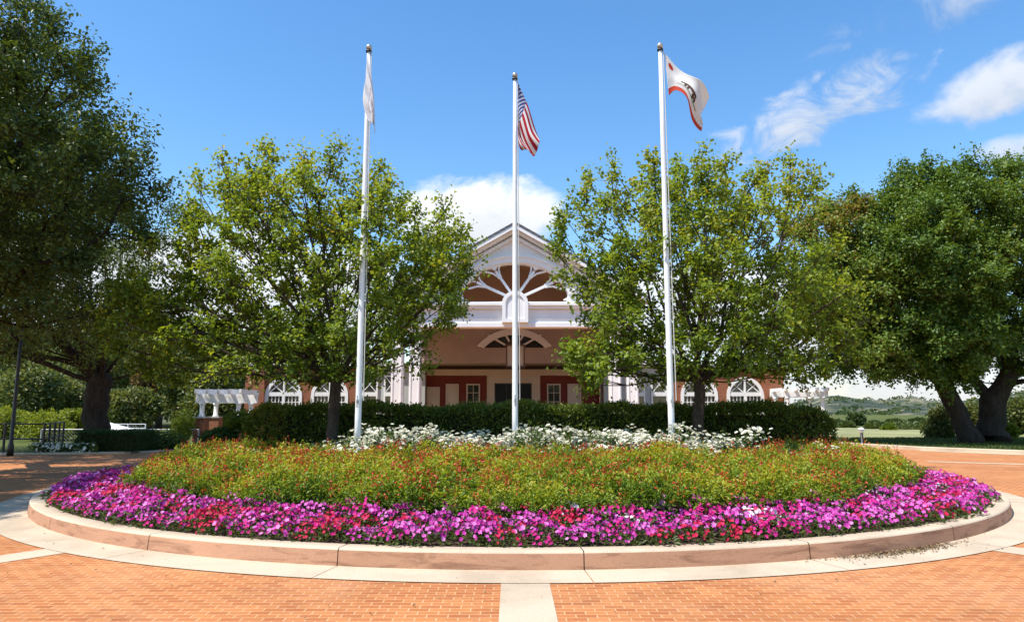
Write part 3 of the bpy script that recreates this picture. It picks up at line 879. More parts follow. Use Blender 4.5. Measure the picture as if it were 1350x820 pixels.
# soffit under the rear gable and lintel band, entry wall set back
YE = YB + 1.9
b = MB(); b.box(XC - HW - .5, XC + HW + .5, YB + 0.26, YE + .3, rz0 - .002, rz0 + .10); b.build('entry_soffit', M['stucco'], house)
z1, z0 = fz(487, YE), fz(495, YE)
b = MB(); b.box(XC - HW - .6, XC + HW + .6, YE - .12, YE + .1, z0, z1); b.build('lintel', M['beige'], house)
def exx(px): return at(px, 505, YE).x
dtop = fz(505, YE)
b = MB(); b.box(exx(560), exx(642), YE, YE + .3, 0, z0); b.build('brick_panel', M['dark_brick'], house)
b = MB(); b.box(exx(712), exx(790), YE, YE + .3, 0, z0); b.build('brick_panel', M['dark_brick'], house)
b = MB(); b.box(exx(642), exx(652), YE - .05, YE + .25, 0, z0 - .002); b.box(exx(701), exx(712), YE - .05, YE + .25, 0, z0 - .002)
b.box(exx(652), exx(701), YE - .05, YE + .25, dtop, z0 - .002); b.build('door_surround', M['beige'], house)
b = MB(); b.box(exx(652), exx(701), YE + .06, YE + .12, 0, dtop)
dr = b.build('door', M['door_glass'], house)
b = MB()
for px in (652.8, 668, 676.5, 684.5, 700.2): b.box(exx(px) - .03, exx(px) + .03, YE + .03, YE + .058, 0, dtop - .002)
b.box(exx(652), exx(701), YE + .031, YE + .057, dtop - .07, dtop - .003); b.build('door_frame', M['black_metal'], dr)
# wall above lintel; the recess shade is painted into its near-black colour
b = MB(); b.box(XC - HW - .6, XC + HW + .6, YE - .02, YE + .25, z1 + .001, rz0 + .1); b.build('recess_wall', M['recess_shade'], house)

def window(px0, px1, pyt, Y, parent, panes=2, glass=M['glass'], frame=M['beige'], zb=1.0, depth=.1, fw_=0.07):
    x0, x1, zt = at(px0, pyt, Y).x, at(px1, pyt, Y).x, fz(pyt, Y)
    b = MB(); hw = fw_
    b.box(x0, x0 + hw, Y - depth, Y + .05, zb, zt); b.box(x1 - hw, x1, Y - depth, Y + .05, zb, zt)
    b.box(x0 + hw, x1 - hw, Y - depth, Y + .05, zt - hw, zt); b.box(x0 + hw, x1 - hw, Y - depth, Y + .05, zb, zb + hw)
    w = b.build('window', frame, parent)
    b = MB(); b.box(x0 + hw, x1 - hw, Y - .03, Y - .005, zb + hw, zt - hw); b.build('pane', glass, w)
    b = MB()
    for k in range(1, panes): xx = x0 + (x1 - x0) * k / panes; b.box(xx - .015, xx + .015, Y - .055, Y - .031, zb + hw, zt - hw)
    nh = 3
    for k in range(1, nh + 1): zz = zb + (zt - zb) * k / (nh + 1); b.box(x0 + hw, x1 - hw, Y - .054, Y - .032, zz - .015, zz + .015)
    if panes > 1: b.build('glazing_bar', frame, w)
    return w
window(615, 633, 506, YE, house); window(721, 739, 506, YE, house)
for px0, px1 in ((588, 605), (748, 766)):
    window(px0, px1, 506, YE, house, 1, M['beige'])
window(563, 580, 510, YE, house, 1, M['beige'])

# portico columns: two square panelled columns each side
for px in (521, 545, 813, 836):
    xc = XC + (px - 679) * mpx * 0.97; w = 0.23
    b = MB()
    b.box(xc - w, xc + w, YF - .02, YF + 2 * w - .02, 0.30, zE0 - .18)
    b.box(xc - w - .06, xc + w + .06, YF - .08, YF + 2 * w + .04, 0, 0.299)
    b.box(xc - w - .06, xc + w + .06, YF - .08, YF + 2 * w + .04, zE0 - .179, zE0 - .002)
    for sx in (-1, 1): b.box(xc + sx * w * .72 - .025, xc + sx * w * .72 + .025, YF - .045, YF - .02, .4, zE0 - .3)
    b.build('column', M['white'], house, bevel=.01)
# beam ends / hidden front wall sections between portico and wings
# --- wings
zW = 3.62
def xw_(px): return at(px, 510, YW).x
mw = (YW * math.cos(PITCH) + 1.5 * math.sin(PITCH)) / F
for sx in (-1, 1):
    X0, X1 = XC + sx * 205 * mw, XC + sx * 353 * mw
    lp = [(min(X0, X1), 0), (max(X0, X1), 0), (max(X0, X1), zW), (min(X0, X1), zW)]
    holes = []; ar = []
    zt = fz(497, YW)
    for k in (243, 303.5):
        xc = XC + sx * k * mw; hw = 24.5 * mw
        holes.append(arch_loop(xc, 0.5, zt - hw, hw)); ar.append((xc, hw))
    b = MB(); b.prism([lp] + [h[::-1] for h in holes], YW, YW + .3)
    # end pillar stands proud
    xe = XC + sx * 340.5 * mw; b.box(xe - 12.5 * mw, xe + 12.5 * mw, YW - .18, YW - .003, 0, zW + .12)
    b.build('wing_wall', M['brick'], house)
    for xc, hw in ar:
        b = MB(); b.prism([arch_loop(xc, .5, zt - hw, hw - .002), arch_loop(xc, .62, zt - hw, hw - .16)[::-1]], YW - .05, YW + .15)
        w = b.build('arched_window', M['white'], house)
        b = MB(); b.prism([arch_loop(xc, .55, zt - hw, hw - .1)], YW + .16, YW + .19); b.build('pane', M['glass'], w)
        b = MB()
        zsz = fz(519.5, YW)
        b.box(xc - hw + .165, xc + hw - .165, YW - .03, YW + .12, zsz - .10, zsz + .10)
        b.box(xc - .07, xc + .07, YW - .029, YW + .121, .62, zsz - .102)
        b.box(xc - .04, xc + .04, YW - .028, YW + .122, zsz + .102, zt - .17)
        for sg in (-1, 1):
            for q in (0.25, 0.5, 0.75):
                xx = xc + sg * (.07 + (hw - .23) * q); b.box(xx - .018, xx + .018, YW + .02, YW + .1, .62, zsz - .1)
            b.box(min(xc + sg * .07, xc + sg * (hw - .165)), max(xc + sg * .07, xc + sg * (hw - .165)), YW + .021, YW + .099, zsz - .42, zsz - .385)
            for (qx0, qz0, qx1, qz1) in ((.10, .02, hw * .72, .52), (hw * .75, .02, .12, .55)):
                a0 = Vector((xc + sg * qx0, 0, zsz + .1 + qz0)); a1 = Vector((xc + sg * qx1, 0, zsz + .1 + qz1 * .95))
                dd = (a1 - a0).normalized(); n2 = Vector((-dd.z, 0, dd.x)) * .02
                b.prism([[((a0 - n2).x, (a0 - n2).z), ((a0 + n2).x, (a0 + n2).z), ((a1 + n2).x, (a1 + n2).z), ((a1 - n2).x, (a1 - n2).z)]], YW + (.03 if qx0 < .2 else .035), YW + .11)
        b.build('glazing_bar', M['white'], w)
    # painted bay between wing and portico
    x0, x1 = sorted((XC + sx * 118 * mw, XC + sx * 205 * mw))
    b = MB(); b.box(x0, x1, YW + .1, YW + .3, 0, zW); b.build('bay_wall', M['grey_panel'], house)
    for k0, k1 in ((152, 172), (180, 202)):
        xa, xb = sorted((XC + sx * k0 * mw, XC + sx * k1 * mw))
        b = MB(); zt2 = fz(494, YW)
        b.box(xa, xa + .08, YW, YW + .098, .4, zt2); b.box(xb - .08, xb, YW, YW + .098, .4, zt2)
        b.box(xa + .08, xb - .08, YW, YW + .098, zt2 - .1, zt2); b.box(xa + .08, xb - .08, YW, YW + .098, .4, .55)
        zz = fz(519.5, YW); b.box(xa + .08, xb - .08, YW + .001, YW + .097, zz - .1, zz + .1)
        w = b.build('window', M['white'], house)
        b = MB(); b.box(xa + .08, xb - .08, YW + .05, YW + .07, .55, zz - .1); b.box(xa + .08, xb - .08, YW + .05, YW + .07, zz + .1, zt2 - .1); b.build('pane', M['glass'], w)
        b = MB()
        for sg in (0, 1):
            a0 = Vector((xa + .08, 0, zz + .1 + (0 if sg else .0))); a1 = Vector((xb - .08, 0, zt2 - .1))
            if sg: a0.z, a1.z = a1.z, a0.z
            dd = (a1 - a0).normalized(); n2 = Vector((-dd.z, 0, dd.x)) * .02
            b.prism([[((a0 - n2).x, (a0 - n2).z), ((a0 + n2).x, (a0 + n2).z), ((a1 + n2).x, (a1 + n2).z), ((a1 - n2).x, (a1 - n2).z)]], YW + (.02 if sg else .024), YW + .048)
        b.build('glazing_bar', M['white'], w)
    b = MB(); x0, x1 = sorted((XC + sx * 118 * mw, XC + sx * 357 * mw))
    b.box(x0, x1, YW - .22, YW + .5, zW + .121, zW + .26); b.build('cornice', M['white'], house)
    b = MB(); b.box(x0, x1, YW + .31, YW + 9, 0, zW + .1); b.build('wing_block', M['brick'], house)

# portico floor slab
# hanging lantern
lx0, lx1 = at(668, 470, YB - 3).x, at(691, 470, YB - 3).x
lz0, lz1 = fz(483, YB - 3), fz(457, YB - 3)
lan = thing('hanging_lantern', 'bronze box lantern hanging on a chain inside the portico', 'lantern', ((lx0 + lx1) / 2, YB - 3, lz0))
b = MB(); lxm, ly = (lx0 + lx1) / 2, YB - 3; hw = (lx1 - lx0) / 2
for sx in (-1, 1):
    for sy in (-1, 1): b.box(lxm + sx * hw - .03, lxm + sx * hw + .03, ly + sy * hw - .03, ly + sy * hw + .03, lz0, lz1)
b.box(lxm - hw - .05, lxm + hw + .05, ly - hw - .05, ly + hw + .05, lz0 - .05, lz0 - .001)
b.box(lxm - hw - .05, lxm + hw + .05, ly - hw - .05, ly + hw + .05, lz1 + .001, lz1 + .06)
b.lathe((lxm, ly, lz1 + .061), [(hw, 0), (hw * .4, .35), (.05, .5)], 8)
b.build('frame', M['lantern_metal'], lan)
b = MB(); b.box(lxm - hw + .031, lxm + hw - .031, ly - hw + .031, ly + hw - .031, lz0 + .002, lz1 - .002); b.build('pane', M['frosted'], lan)
b = MB(); b.tube([(lxm, ly, lz1 + .55), (lxm, ly, zA - .35)], .025, 6); b.build('chain', M['lantern_metal'], lan)

# ------------------------------------------------------------------ pergolas
def pergola(px0, px1, Y, ytop, ybeam, post_px, label, piers, w=1.6, curl=True):
    x0, x1 = at(px0, 520, Y).x, at(px1, 520, Y).x
    zt, zb = fz(ytop, Y), fz(ybeam, Y)
    root = thing('pergola', label, 'pergola', ((x0 + x1) / 2, Y, 0))
    for yy in (Y, Y + w):
        b = MB(); b.box(x0, x1, yy - .08, yy + .08, zb, zb + (zt - zb) * .62); b.build('beam', M['white'], root, bevel=.008)
    n = max(4, int((x1 - x0) / .42))
    for k in range(n):
        xx = x0 + .12 + (x1 - x0 - .24) * k / (n - 1)
        zr = zb + (zt - zb) * .62 + .002
        b = MB(); lp = [(Y - .4, zr + .05), (Y - .3, zr), (Y + w + .3, zr), (Y + w + .4, zr + .05), (Y + w + .4, zt), (Y - .4, zt)]
        v = [(xx - .05, y, z) for y, z in lp] + [(xx + .05, y, z) for y, z in lp]; m_ = len(lp)
        b.add(v, [tuple(range(m_)), tuple(range(2 * m_ - 1, m_ - 1, -1))] + [(i, (i + 1) % m_ + 0, (i + 1) % m_ + m_, i + m_)[::-1] for i in range(m_)])
        b.build('rafter', M['white'], root)
    for ppx in post_px:
        xx = at(ppx, 530, Y).x
        for yy in (Y, Y + w):
            zp = fz(551, Y) if piers else 0.0
            b = MB(); b.lathe((xx, yy, zp + .062), [(.14, 0), (.14, .05), (.105, .08), (.10, zb - zp - .22), (.105, zb - zp - .17), (.14, zb - zp - .13), (.15, zb - zp - .064)], 14)
            b.build('post', M['white'], root, True)
            if piers:
                b = MB(); b.box(xx - .26, xx + .26, yy - .26, yy + .26, 0, zp - .002); p = b.build('pier', M['brick'], root)
                b = MB(); b.box(xx - .31, xx + .31, yy - .31, yy + .31, zp, zp + .06); b.build('pier_cap', M['cap_stone'], p)
    return root
pergola(259, 324, 34.0, 513, 531, (267, 315), 'white pergola on brick piers left of the brick wing', True)
pergola(1031, 1091, 35.0, 511, 523, (1038, 1085), 'white pergola with rafter tails right of the brick wing', False)

# ------------------------------------------------------------------ flagpoles and flags
def flagpole(px, py_top, Y, label):
    x = at(px, 420, Y).x; zt = at(px, py_top, Y).z; zb = zs(x, Y) - .02
    root = thing('flagpole', label, 'flagpole', (x, Y, zb), 'flagpoles in the island bed')
    H = zt - zb - .16
    b = MB(); b.lathe((x, Y, zb), [(.063, 0), (.062, 1.0), (.057, H * .45), (.047, H * .8), (.037, H)], 20); b.build('shaft', M['pole_white'], root, True)
    b = MB(); b.lathe((x, Y, zb - .01), [(.20, 0), (.19, .05), (.12, .09), (.09, .11)], 20); b.build('base_collar', M['pole_white'], root, True)
    b = MB(); b.lathe((x, Y, zb + H + .001), [(.06, 0), (.065, .03), (.03, .05)], 14); b.build('truck', M['black_metal'], root, True)
    b = MB(); c = zb + H + .11
    b.lathe((x, Y, c), [(.065 * math.cos(R(a)) + .001, .065 * math.sin(R(a))) for a in range(-80, 81, 16)], 16); b.build('ball_finial', M['gold'], root, True)
    b = MB(); b.tube([(x + .10, Y - .03, zb + 1.3), (x + .085, Y - .03, zb + H * .5), (x + .06, Y - .02, zb + H)], .010, 5); b.build('halyard', M['rope'], root)
    b = MB(); b.box(x - .02, x + .02, Y - .14, Y - .08, zb + 1.25, zb + 1.32); b.tube([(x, Y - .14, zb + 1.17), (x, Y - .15, zb + 1.285), (x, Y - .14, zb + 1.4)], .012, 6); b.build('cleat', M['grey_metal'], root)
    return x, zt
YL, YM = 14.1, 15.3
flagpole(476, 60, YL, 'white flagpole flying the limp white flag, left one of the three')
flagpole(679, 97, YM, 'white flagpole with the striped stars flag, standing in front of the gable')
flagpole(881, 58, YL, 'white flagpole with the bear flag, right one of the three')

def flag(name, label, Y, rows, ripple, m, thick=None):
    """rows: pixel polylines from top edge to bottom edge; columns run hoist to fly"""
    nu, nv = 44, 32
    K = np.array([[tuple(at(x, y, Y)) for x, y in r] for r in rows])       # rows x cols x 3
    nr2, nc = K.shape[:2]
    def cr(P, t):      # catmull rom over axis 0
        n = len(P); s = t * (n - 1); i = min(int(s), n - 2); f = s - i
        p0, p1, p2, p3 = P[max(i - 1, 0)], P[i], P[i + 1], P[min(i + 2, n - 1)]
        return 0.5 * (2 * p1 + (p2 - p0) * f + (2 * p0 - 5 * p1 + 4 * p2 - p3) * f * f + (3 * p1 - p0 - 3 * p2 + p3) * f ** 3)
    v = []; uv = []
    for j in range(nv + 1):
        row = cr(K, j / nv)
        for i in range(nu + 1):
            u = i / nu
            p = cr(row, u).copy()
            p[1] += ripple(u, j / nv)
            v.append(tuple(p)); uv.append((u, 1 - j / nv))
    f = [(j * (nu + 1) + i, (j + 1) * (nu + 1) + i, (j + 1) * (nu + 1) + i + 1, j * (nu + 1) + i + 1) for j in range(nv) for i in range(nu)]
    me = bpy.data.meshes.new(name); me.from_pydata(v, [], f); me.materials.append(m)
    me.polygons.foreach_set('use_smooth', [True] * len(f))
    ul = me.uv_layers.new(name='UVMap')
    for li, l in enumerate(me.loops): ul.data[li].uv = uv[l.vertex_index]
    o = obj(name, me); 
    sd = o.modifiers.new('thickness', 'SOLIDIFY'); sd.thickness = 0.004
    return tag(o, label, 'flag', 'flags on the poles')

def cloth(name, fn):
    m, nt, b = mat(name, 0.75, 0.15)
    uvn = nd(nt, 'ShaderNodeTexCoord').outputs['UV']
    sx = nd(nt, 'ShaderNodeSeparateXYZ'); nt.links.new(uvn, sx.inputs[0])
    c = fn(nt, sx.outputs[0], sx.outputs[1], uvn)
    nt.links.new(c, b.inputs['Base Color'])
    t = nd(nt, 'ShaderNodeBsdfTranslucent'); nt.links.new(c, t.inputs['Color'])
    mx = nd(nt, 'ShaderNodeMixShader'); mx.inputs[0].default_value = 0.3
    nt.links.new(b.outputs[0], mx.inputs[1]); nt.links.new(t.outputs[0], mx.inputs[2])
    nt.links.new(mx.outputs[0], nt.nodes['Material Output'].inputs[0])
    return m
def stars_stripes(nt, u, v, uv):
    k = mth(nt, 'FLOOR', mth(nt, 'MULTIPLY', mth(nt, 'SUBTRACT', 1.0, v), 13.0))
    odd = mth(nt, 'GREATER_THAN', mth(nt, 'MODULO', k, 2.0), 0.5)
    c = mixc(nt, odd, (0.46, 0.02, 0.035), (0.80, 0.79, 0.77))
    can = mth(nt, 'MULTIPLY', mth(nt, 'LESS_THAN', u, 0.4), mth(nt, 'GREATER_THAN', v, 1 - 7 / 13))
    # staggered star dots
    def dots(ox, oy):
        a = mth(nt, 'SUBTRACT', mth(nt, 'FRACT', mth(nt, 'ADD', mth(nt, 'MULTIPLY', u, 6 / 0.4), ox)), 0.5)
        b2 = mth(nt, 'SUBTRACT', mth(nt, 'FRACT', mth(nt, 'ADD', mth(nt, 'MULTIPLY', mth(nt, 'SUBTRACT', v, 6 / 13), 5 / (7 / 13)), oy)), 0.5)
        d = mth(nt, 'ADD', mth(nt, 'MULTIPLY', a, a), mth(nt, 'MULTIPLY', b2, b2))
        return mth(nt, 'LESS_THAN', d, 0.045)
    st = mth(nt, 'MAXIMUM', dots(0, 0), dots(.5, .5))
    cc = mixc(nt, st, (0.035, 0.05, 0.24), (0.8, 0.8, 0.78))
    return mixc(nt, can, c, cc)
def blob(nt, u, v, cu, cv, ru, rv):
    a = mth(nt, 'DIVIDE', mth(nt, 'SUBTRACT', u, cu), ru); b2 = mth(nt, 'DIVIDE', mth(nt, 'SUBTRACT', v, cv), rv)
    return mth(nt, 'LESS_THAN', mth(nt, 'ADD', mth(nt, 'MULTIPLY', a, a), mth(nt, 'MULTIPLY', b2, b2)), 1.0)
def bear_flag(nt, u, v, uv):
    c = mixc(nt, mth(nt, 'LESS_THAN', v, 1 / 6), (0.82, 0.81, 0.79), (0.62, 0.085, 0.045))
    m_ = blob(nt, u, v, .56, .52, .16, .075)
    for q in ((.42, .50, .06, .055), (.38, .47, .03, .03), (.46, .41, .025, .07), (.52, .40, .022, .06), (.64, .40, .025, .07), (.69, .41, .025, .07)):
        m_ = mth(nt, 'MAXIMUM', m_, blob(nt, u, v, *q))
    c = mixc(nt, m_, c, (0.12, 0.07, 0.045))
    c = mixc(nt, mth(nt, 'MULTIPLY', mth(nt, 'GREATER_THAN', 0.335, v), mth(nt, 'MULTIPLY', mth(nt, 'GREATER_THAN', v, 0.305), blob(nt, u, v, .55, .32, .24, .1))), c, (0.10, 0.18, 0.06))
    c = mixc(nt, blob(nt, u, v, .14, .80, .05, .075), c, (0.55, 0.06, 0.04))
    return c
def white_flag(nt, u, v, uv):
    c = mixc(nt, 0.0, (0.82, 0.81, 0.82), (0.8, 0.8, 0.8))
    ring1 = mth(nt, 'SUBTRACT', blob(nt, u, v, .5, .5, .20, .30), blob(nt, u, v, .5, .5, .16, .24))
    c = mixc(nt, mth(nt, 'MULTIPLY', ring1, .35), c, (0.30, 0.25, 0.40))
    return mixc(nt, mth(nt, 'MULTIPLY', blob(nt, u, v, .5, .5, .08, .12), .35), c, (0.35, 0.28, 0.35))
flag('stars_and_stripes_flag', 'red and white striped flag with starred blue corner hanging from the middle pole', YM,
     [[(682, 108), (689, 124), (697, 142), (705, 168), (711, 184)],
      [(682, 122), (687, 137), (693, 155), (700, 180), (710, 195)],
      [(682, 136), (684, 152), (687, 169), (694, 189), (704, 206)],
      [(682, 150), (683, 166), (684, 180), (689, 192), (697, 203)],
      [(682, 164), (682, 177), (683, 187), (685, 196), (688, 199)]],
     lambda u, v: 0.10 * math.sin(v * 11 + u * 2.5) * (0.15 + u) - 0.1 * u, cloth('flag_stripes', stars_stripes))
flag('bear_flag', 'white flag with red lower stripe and dark bear, blowing from the right pole', YL,
     [[(876, 70), (892, 87), (908, 101), (926, 112), (938, 124)],
      [(877.5, 84), (892, 97), (907, 110), (922, 124), (932, 138)],
      [(879, 98), (891, 104), (906, 116), (918, 135), (926, 149)],
      [(880.5, 112), (890, 110), (903, 120), (915, 145), (929, 161)],
      [(882, 126), (891, 119), (904, 130), (913, 154), (927, 170)]],
     lambda u, v: 0.16 * math.sin(u * 7.5 + v * 1.2) * u + 0.05 * math.sin(v * 9) * u, cloth('flag_bear', bear_flag))
flag('white_flag', 'limp white flag with faint emblem hanging against the left pole', YL - .12,
     [[(484, 74), (488, 92), (491, 112), (493, 137), (494.5, 176)],
      [(483, 88), (487, 106), (491, 124), (493, 144), (493.5, 170)],
      [(482, 102), (486, 120), (490.5, 134), (492, 150), (492, 163)],
      [(480, 116), (483, 132), (487.5, 145), (490, 156), (490, 162)],
      [(478, 130), (480, 144), (483.5, 153), (486, 159), (487, 161)]],
     lambda u, v: 0.05 * math.sin(v * 14 + u * 3) * (0.2 + u), cloth('flag_white', white_flag))

# ------------------------------------------------------------------ island trees
def island_tree(px, label, ells, tips, seed, base_px, n):
    Y = 16.1
    base = at(px, 500, Y); base = (base.x, Y, zs(base.x, Y) - .05)
    fork = (base[0] + .05, Y, 2.1)
    E = []
    for (ex, ey, hx, hz, yo, dy, w) in ells:
        c = at(ex, ey, Y + yo); s = (Y + yo) * 1.04 / F
        E.append((c.x, c.y, c.z, hx * s, dy, hz * s, w))
    A = sample_env(E, n, seed, 0.36, 0.46)
    g = np.random.default_rng(seed + 5)
    ex = []
    for (tx, ty) in tips:
        for q in range(5):
            p = at(tx + g.normal(0, 4), ty + (11 + q * 13 if ty < 400 else q * 5 - 12), Y + g.normal(0, .5)); ex.append(tuple(p))
    A = np.vstack([A, np.array(ex)])
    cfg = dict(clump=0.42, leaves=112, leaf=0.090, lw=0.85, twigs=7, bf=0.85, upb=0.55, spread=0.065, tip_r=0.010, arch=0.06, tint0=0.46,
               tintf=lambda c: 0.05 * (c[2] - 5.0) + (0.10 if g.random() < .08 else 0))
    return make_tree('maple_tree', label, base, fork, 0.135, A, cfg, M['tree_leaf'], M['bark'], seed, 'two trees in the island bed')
island_tree(440, 'light green tree in the island bed behind the left flagpole',
            [(430, 362, 172, 128, 0.2, 2.6, 1.0), (248, 415, 102, 90, 0.3, 1.9, 0.8), (548, 385, 62, 75, 0, 1.7, 0.28), (370, 290, 85, 60, 0, 1.7, .2), (410, 462, 165, 36, 0, 2.2, .4), (385, 492, 130, 14, -.4, 1.6, .16)],
            [(300, 208), (355, 190), (405, 200), (440, 192), (330, 215), (262, 235), (505, 215), (580, 268), (608, 302), (250, 275), (180, 355), (172, 400), (560, 300), (480, 225)], 21, 440, 400)
island_tree(918, 'light green tree in the island bed behind the right flagpole',
            [(925, 372, 172, 126, 0.2, 2.6, 1.0), (1050, 420, 82, 78, 0, 2.0, 0.35), (815, 385, 50, 88, 0, 1.8, 0.3), (900, 298, 125, 56, 0, 1.7, .22), (925, 466, 185, 32, 0, 2.2, .38), (930, 490, 165, 12, -.4, 1.6, .18)],
            [(740, 278), (775, 235), (812, 215), (860, 208), (925, 195), (955, 205), (1010, 222), (1045, 212), (1072, 222), (990, 225), (890, 212), (765, 470), (790, 500)], 33, 918, 350)

# ------------------------------------------------------------------ big trees at the sides
def env_px(ells):
    E = []
    for (ex, ey, hx, hz, Y, dy, w) in ells:
        c = at(ex, ey, Y); s = Y * 1.04 / F
        E.append((c.x, c.y, c.z, hx * s, dy, hz * s, w))
    return E
OAK = dict(clump=0.95, leaves=520, leaf=0.125, lw=0.5, twigs=10, shape=1.0, bf=0.35, upb=0.25, spread=0.20, tip_r=0.014, step=0.8, arch=0.05, tint0=0.45, dirw=0.5, flat=0.8)
# near left oak, trunk outside the frame
A = sample_env(env_px([(-50, 120, 150, 150, 15.5, 4.0, 1.0), (65, 265, 112, 92, 16.0, 3.0, .6), (30, 70, 78, 70, 15.5, 2.2, .35), (-60, 330, 150, 110, 15.5, 3.4, .7), (50, 375, 90, 58, 16.5, 2.5, .35), (140, 240, 40, 58, 16, 1.6, .2)]) + [(-13.5, 10.0, 7.6, 3.9, 4.2, 3.4, 1.1), (-16, 20.5, 8, 4.2, 3.5, 3.6, .9), (-13.8, 6.0, 7.4, 3.8, 3.4, 3.0, .8), (-20, 22, 9, 4.5, 3.5, 3.6, .7)], 400, 3, 0.85, 0.36)
make_tree('oak_tree', 'tall dark oak filling the upper left corner, its trunk out of view', (-14.2, 15.5, 0), (-14.0, 15.6, 3.4), 0.5, A, dict(OAK, leaf=0.115, leaves=600, clump=.85, spread=0.11, lw=.55, twigs=14), M['oak_leaf'], M['oak_bark'], 3, 'large trees beside the drive')
# left oak with visible trunk
A = sample_env(env_px([(60, 400, 150, 75, 27, 4.2, 1.0), (180, 430, 70, 50, 27, 3, .4), (-60, 400, 110, 75, 27, 4, .4), (70, 300, 140, 90, 28, 4, .6)]), 150, 4, 1.05, 0.4)
bp = at(123, 575, 27.2)
make_tree('oak_tree', 'spreading oak with thick dark trunk behind the clipped box hedge', (bp.x, 27.2, 0), (bp.x + .1, 27.2, 2.5), 0.46, A, dict(OAK, leaves=420, bf=.8, tint0=.6, arch=.02), M['oak_leaf'], M['oak_bark'], 4, 'large trees beside the drive')
# two right trees
A = sample_env(env_px([(1180, 360, 92, 92, 33, 4.5, 1.0), (1105, 365, 62, 80, 33, 3.2, .42), (1200, 450, 95, 56, 33.5, 4.2, .5), (1108, 305, 42, 40, 33, 2.2, .2), (1232, 275, 58, 56, 33, 3, .4), (1160, 465, 35, 38, 32, 2, .12)]), 225, 5, 1.1, 0.36)
RT = dict(OAK, leaf=0.16, lw=0.62, clump=1.0, leaves=640, tint0=0.52, spread=0.13, twigs=13)
bp = at(1281, 580, 33.5)
make_tree('shade_tree', 'broad green tree on the right lawn whose trunk leans left', (bp.x, 33.5, 0), (at(1243, 500, 33.5).x, 33.5, at(1243, 505, 33.5).z), 0.42, A,
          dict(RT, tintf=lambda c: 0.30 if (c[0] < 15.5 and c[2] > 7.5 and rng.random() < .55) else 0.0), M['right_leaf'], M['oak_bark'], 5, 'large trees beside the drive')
A = sample_env(env_px([(1330, 345, 110, 118, 34, 5, 1.0), (1290, 285, 75, 62, 34, 3.5, .4), (1385, 280, 85, 70, 34, 3.5, .4), (1320, 440, 120, 60, 34.5, 4.5, .5), (1480, 360, 90, 120, 34, 4, .5)]), 230, 6, 1.15, 0.34)
bp = at(1309, 580, 34.0)
make_tree('shade_tree', 'broad green tree at the right edge whose thick trunk forks low', (bp.x, 34.0, 0), (bp.x + .15, 34, at(1312, 530, 34).z), 0.60, A, RT, M['right_leaf'], M['oak_bark'], 6, 'large trees beside the drive')

# ------------------------------------------------------------------ hedges
def hedge(name, label, x0, x1, y0, y1, z0, z1, n, leaf, m, seed, rough=0.10, ends=None, lw=.5):
    g = np.random.default_rng(seed)
    lx, ly, lz = x1 - x0, y1 - y0, z1 - z0
    areas = np.array([lx * lz * 1.0, lx * ly * 1.3, ly * lz, ly * lz, lx * lz * .4]); areas /= areas.sum()
    side = g.choice(5, n, p=areas)
    u, w_ = g.random(n), g.random(n)
    P = np.zeros((n, 3))
    P[:, 0] = np.where((side == 0) | (side == 1) | (side == 4), x0 + lx * u, np.where(side == 2, x0, x1))
    P[:, 1] = np.where(side == 0, y0, np.where(side == 4, y1, np.where(side == 1, y0 + ly * w_, y0 + ly * u)))
    P[:, 2] = np.where(side == 1, z1, z0 + lz * w_)
    nrm = np.array([(0, -1, 0), (0, 0, 1), (-1, 0, 0), (1, 0, 0), (0, 1, 0)])[side]
    lump = np.sin(P[:, 0] * 2.1 + seed) * .4 + np.sin(P[:, 0] * 5.3 + P[:, 2] * 4 + 1) * .35 + np.sin(P[:, 2] * 7 + P[:, 1] * 5) * .3
    P += nrm * (lump * rough - np.abs(g.normal(0, rough * .9, n)))[:, None] + g.normal(0, .03, (n, 3))
    if rough > .05:                                     # soft rounded ends and an uneven top
        e = np.clip(1 - np.minimum(P[:, 0] - x0, x1 - P[:, 0]) / .55, 0, 1)
        P[:, 2] -= (P[:, 2] - z0) * .28 * e ** 2
        top = side == 1
        P[:, 2] += np.where(top, .02 * np.sin(P[:, 0] * 1.3 + 1) + .02 * np.sin(P[:, 0] * 3.7) + np.abs(g.normal(0, .045, n)), 0)
    d = unit(nrm * 0.7 + g.normal(0, .7, (n, 3)) + np.array([0, 0, .35]))
    nr = unit(g.normal(0, .7, (n, 3)) + nrm * .3 + np.array([0, 0, .6]))
    S = leaf * g.uniform(.6, 1.25, n)
    V, Fc = leaves(P, S, S * lw, d, nr)
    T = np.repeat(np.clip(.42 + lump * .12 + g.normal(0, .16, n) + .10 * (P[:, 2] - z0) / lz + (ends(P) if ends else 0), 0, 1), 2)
    root = thing(name, label, 'hedge', ((x0 + x1) / 2, (y0 + y1) / 2, z0))
    obj('foliage', np_mesh('foliage', V, Fc, m, T), root)
    b = MB(); ins = rough * 1.6 + .03
    b.box(x0 + ins * 2.2, x1 - ins * 2.2, y0 + ins, y1 - ins, z0, z1 - ins * .72); b.build('branches', M['twigs'], root)
    return root
zh = zs(0.4, 17.3)
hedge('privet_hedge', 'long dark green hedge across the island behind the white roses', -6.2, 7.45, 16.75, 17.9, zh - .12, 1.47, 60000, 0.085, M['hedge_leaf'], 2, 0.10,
      lambda P: np.where(P[:, 0] < -5.2, .22, 0) + np.where(P[:, 0] > 6.4, .1, 0))
p0, p1 = ground(84, 599), ground(169, 599)
hedge('box_hedge', 'low clipped box hedge at the foot of the left oak', p0.x, p1.x, 24.9, 26.5, 0, .72, 16000, 0.05, M['box_leaf'], 9, 0.03)

